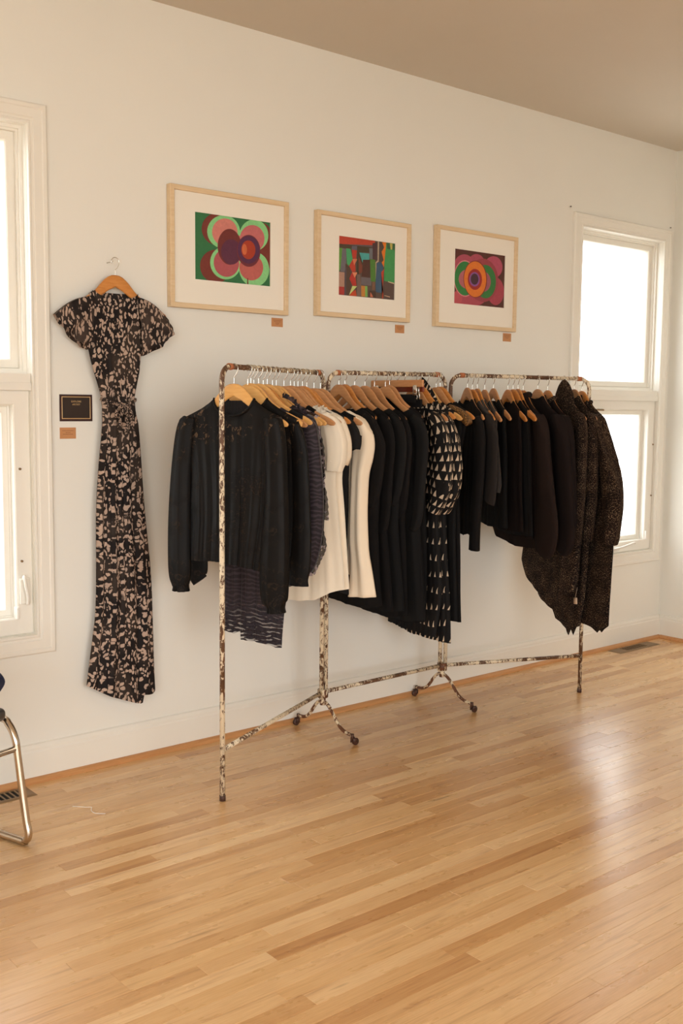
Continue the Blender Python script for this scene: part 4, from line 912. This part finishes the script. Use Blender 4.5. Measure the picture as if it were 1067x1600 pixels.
def hoodex(put):
    V, Fc, UV = [], [], []
    for i in range(13):
        f = i/12; z = 1.604-.13*f-.02*f*f; hw = .008+.062*min(1, f*1.9)**.7+.02*f
        for j in range(20):
            an = 2*pi*j/20; V.append((.0+hw*cos(an)+.02*f*(cos(an) > 0), .018*sin(an)*min(1, f*3+.3), z)); UV.append((cos(an)*hw+.3, z))
    for i in range(12): Fc += [(i*20+j, i*20+(j+1)%20, (i+1)*20+(j+1)%20, (i+1)*20+j) for j in range(20)]
    Fc.append(tuple(range(20))[::-1]); put('hood', (V, Fc, UV), 'tweed')
garment(2, S3[11], 'tweed_coat', 'flecked tweed cardigan whose raised hood covers its hanger', 'cardigan', 'tweed', [(1.42,-.20,.20),(1.2,-.22,.20),(1.0,-.28,.20),(.80,-.36,.20),(.64,-.40,.19),(.53,-.32,.14)], [(-1,.590),(-.8,.545),(-.45,.50),(0,.49),(.5,.50),(1,.56)], neck=(.05,.0,.0), th=(.014,.030), folds=(.010,7), extra=hoodex,
    sleeves=[([(.17,1.43,.030),(.20,1.36,.045),(.205,1.2,.048),(.200,1.05,.046),(.190,.90,.042),(.185,.80,.030)], dict(thick=.022, yo=-.010, folds=(.08,5)))])
garment(2, S3[12], 'tweed_coat', 'flecked brown tweed long cardigan, second from the right end of the rack', 'cardigan', 'tweed', [(1.42,-.20,.19),(1.2,-.22,.20),(1.0,-.26,.20),(.75,-.32,.19),(.50,-.33,.16),(.36,-.28,.12)], [(-1,.475),(-.8,.445),(-.42,.415),(-.36,.375),(-.1,.36),(.12,.345),(.40,.312),(.62,.362),(1,.378)], neck=(.06,.02,.0), th=(.012,.014), folds=(.006,7), extra=swing(.156,.513,.034,.032,-.045),
    sleeves=[([(.17,1.43,.030),(.205,1.36,.045),(.215,1.2,.050),(.215,1.05,.050),(.205,.92,.046),(.196,.82,.036)], dict(thick=.024, yo=-.012, folds=(.08,5)))])
garment(2, S3[13], 'tweed_coat', 'flecked brown tweed cardigan at the right end, big sleeve before the window', 'cardigan', 'tweed', [(1.42,-.20,.215),(1.25,-.20,.27),(1.0,-.18,.32),(.80,-.12,.34),(.60,-.10,.335),(.41,-.08,.325)], [(-1,.440),(0,.40),(.33,.386),(.58,.384),(.74,.366),(.82,.388),(1,.42)], neck=(.075,.02,.0), th=(.014,.015), folds=(.005,6), collar=(.085,.010,'tweed'),
    sleeves=[([(.17,1.43,.028),(.240,1.385,.045),(.300,1.27,.070),(.345,1.13,.080),(.365,1.02,.078),(.365,.93,.064),(.362,.86,.050),(.355,.825,.036)], dict(thick=.034, yo=-.026, folds=(.07,5)))])

# ---------------------------------------------------------------- the dress on the wall
o = mesh('wall_hook', *tube([(0,0,0),(0,-.042,0),(0,-.050,.004)], .0016, 8), M['wire'], None, True, loc=(1.980, 0, 2.008)); tag(o, 'thin nail holding the hanger of the petal print dress', 'nail')
hanger((1.992, -.045, 1.959), 0, .0505, 'hang_c', 'amber wooden hanger on the wall carrying the petal print dress', 'wooden hangers', 'wooden_hanger')
def flutter(sgn, seam, top, hem_):
    V, Fc, UV = [], [], []; n, m_ = 22, 12
    for side_ in (0, 1):
        for i in range(n+1):
            f = i/n; a = Vector(seam[0]).lerp(Vector(seam[1]), f); b = Vector([interp([(q/(len(hem_)-1), h[c]) for q, h in enumerate(hem_)], f) for c in (0, 1)])
            for j in range(m_+1):
                g_ = j/m_; P_ = a.lerp(b, g_)
                arch = .018*sin(pi*g_)*(1-f)**2      # rounded shoulder line
                w = (.010*sin(f*15)+.006*sin(f*31+1))*g_
                yy = -.018-.022*sin(pi*min(1, f*1.1))*(.4+.6*g_)+w if side_ == 0 else .006+w*.5
                V.append((P_.x, yy, P_.y+arch)); UV.append((P_.x*1.1+(.3 if side_ else 0), P_.y))
    st = (n+1)*(m_+1)
    for s_ in (0, 1):
        for i in range(n):
            for j in range(m_): k = s_*st+i*(m_+1)+j; Fc.append((k, k+1, k+m_+2, k+m_+1))
    for j in range(m_): Fc.append((j, j+1, st+j+1, st+j)); k = n*(m_+1)+j; Fc.append((k, k+1, st+k+1, st+k))
    return V, Fc, UV
def dress_extra(put):
    put('sleeve', flutter(-1, ((-.098,1.872),(-.116,1.672)), None, [(-.256,1.793),(-.240,1.765),(-.216,1.742),(-.196,1.712),(-.172,1.694),(-.150,1.676),(-.122,1.668)]), 'petal_sleeve')
    put('sleeve', flutter(1, ((.086,1.880),(.106,1.655)), None, [(.229,1.800),(.244,1.764),(.232,1.738),(.215,1.722),(.190,1.694),(.158,1.674),(.116,1.652)]), 'petal_sleeve')
    # twisted cord belt with a bow of two loops and tails
    vf = tube(smooth_path([(-.075,-.010,1.480),(-.05,-.036,1.470),(-.02,-.044,1.459),(.0,-.048,1.457),(.03,-.044,1.464),(.06,-.034,1.474),(.076,-.010,1.480)], 5), .0065, 8)
    put('tie_belt', (vf[0], vf[1], [(v[0]*3, v[2]*3) for v in vf[0]]), 'petal')
    vf = join([tube(smooth_path([(0,-.052,1.457),(-.028,-.058,1.440),(-.034,-.058,1.412),(-.014,-.056,1.425),(0,-.054,1.455)], 4), .006, 7), tube(smooth_path([(.002,-.052,1.457),(.028,-.058,1.436),(.036,-.058,1.400),(.018,-.056,1.420),(.002,-.054,1.455)], 4), .006, 7),
               tube(smooth_path([(0,-.054,1.455),(.012,-.060,1.40),(.010,-.058,1.345)], 4), .0055, 7), tube(smooth_path([(0,-.054,1.455),(-.014,-.060,1.41),(-.020,-.058,1.375)], 4), .0055, 7)])
    put('bow', (vf[0], vf[1], [(v[0]*3+.2, v[2]*3) for v in vf[0]]), 'petal')
rows = [(1.872,-.112,.097),(1.76,-.120,.108),(1.671,-.119,.110),(1.586,-.098,.099),(1.513,-.074,.080),(1.475,-.068,.071),(1.44,-.066,.076),(1.389,-.066,.088),(1.24,-.079,.104),(1.04,-.091,.122),(.788,-.102,.140),(.62,-.108,.148),(.46,-.128,.158),(.29,-.152,.164)]
hem = [(-1,.354),(-.75,.334),(-.35,.300),(.08,.272),(.38,.252),(.56,.243),(.60,.280),(.85,.276),(1,.294)]
garment(3, 0, 'maxi_dress', 'black and taupe petal print maxi dress hanging on the wall', 'dress', 'petal', rows, hem, neck=(.093,.030,.006), th=(.012,.024), folds=(.007,11), smat='petal_sleeve', seed=21,
    extra=dress_extra)
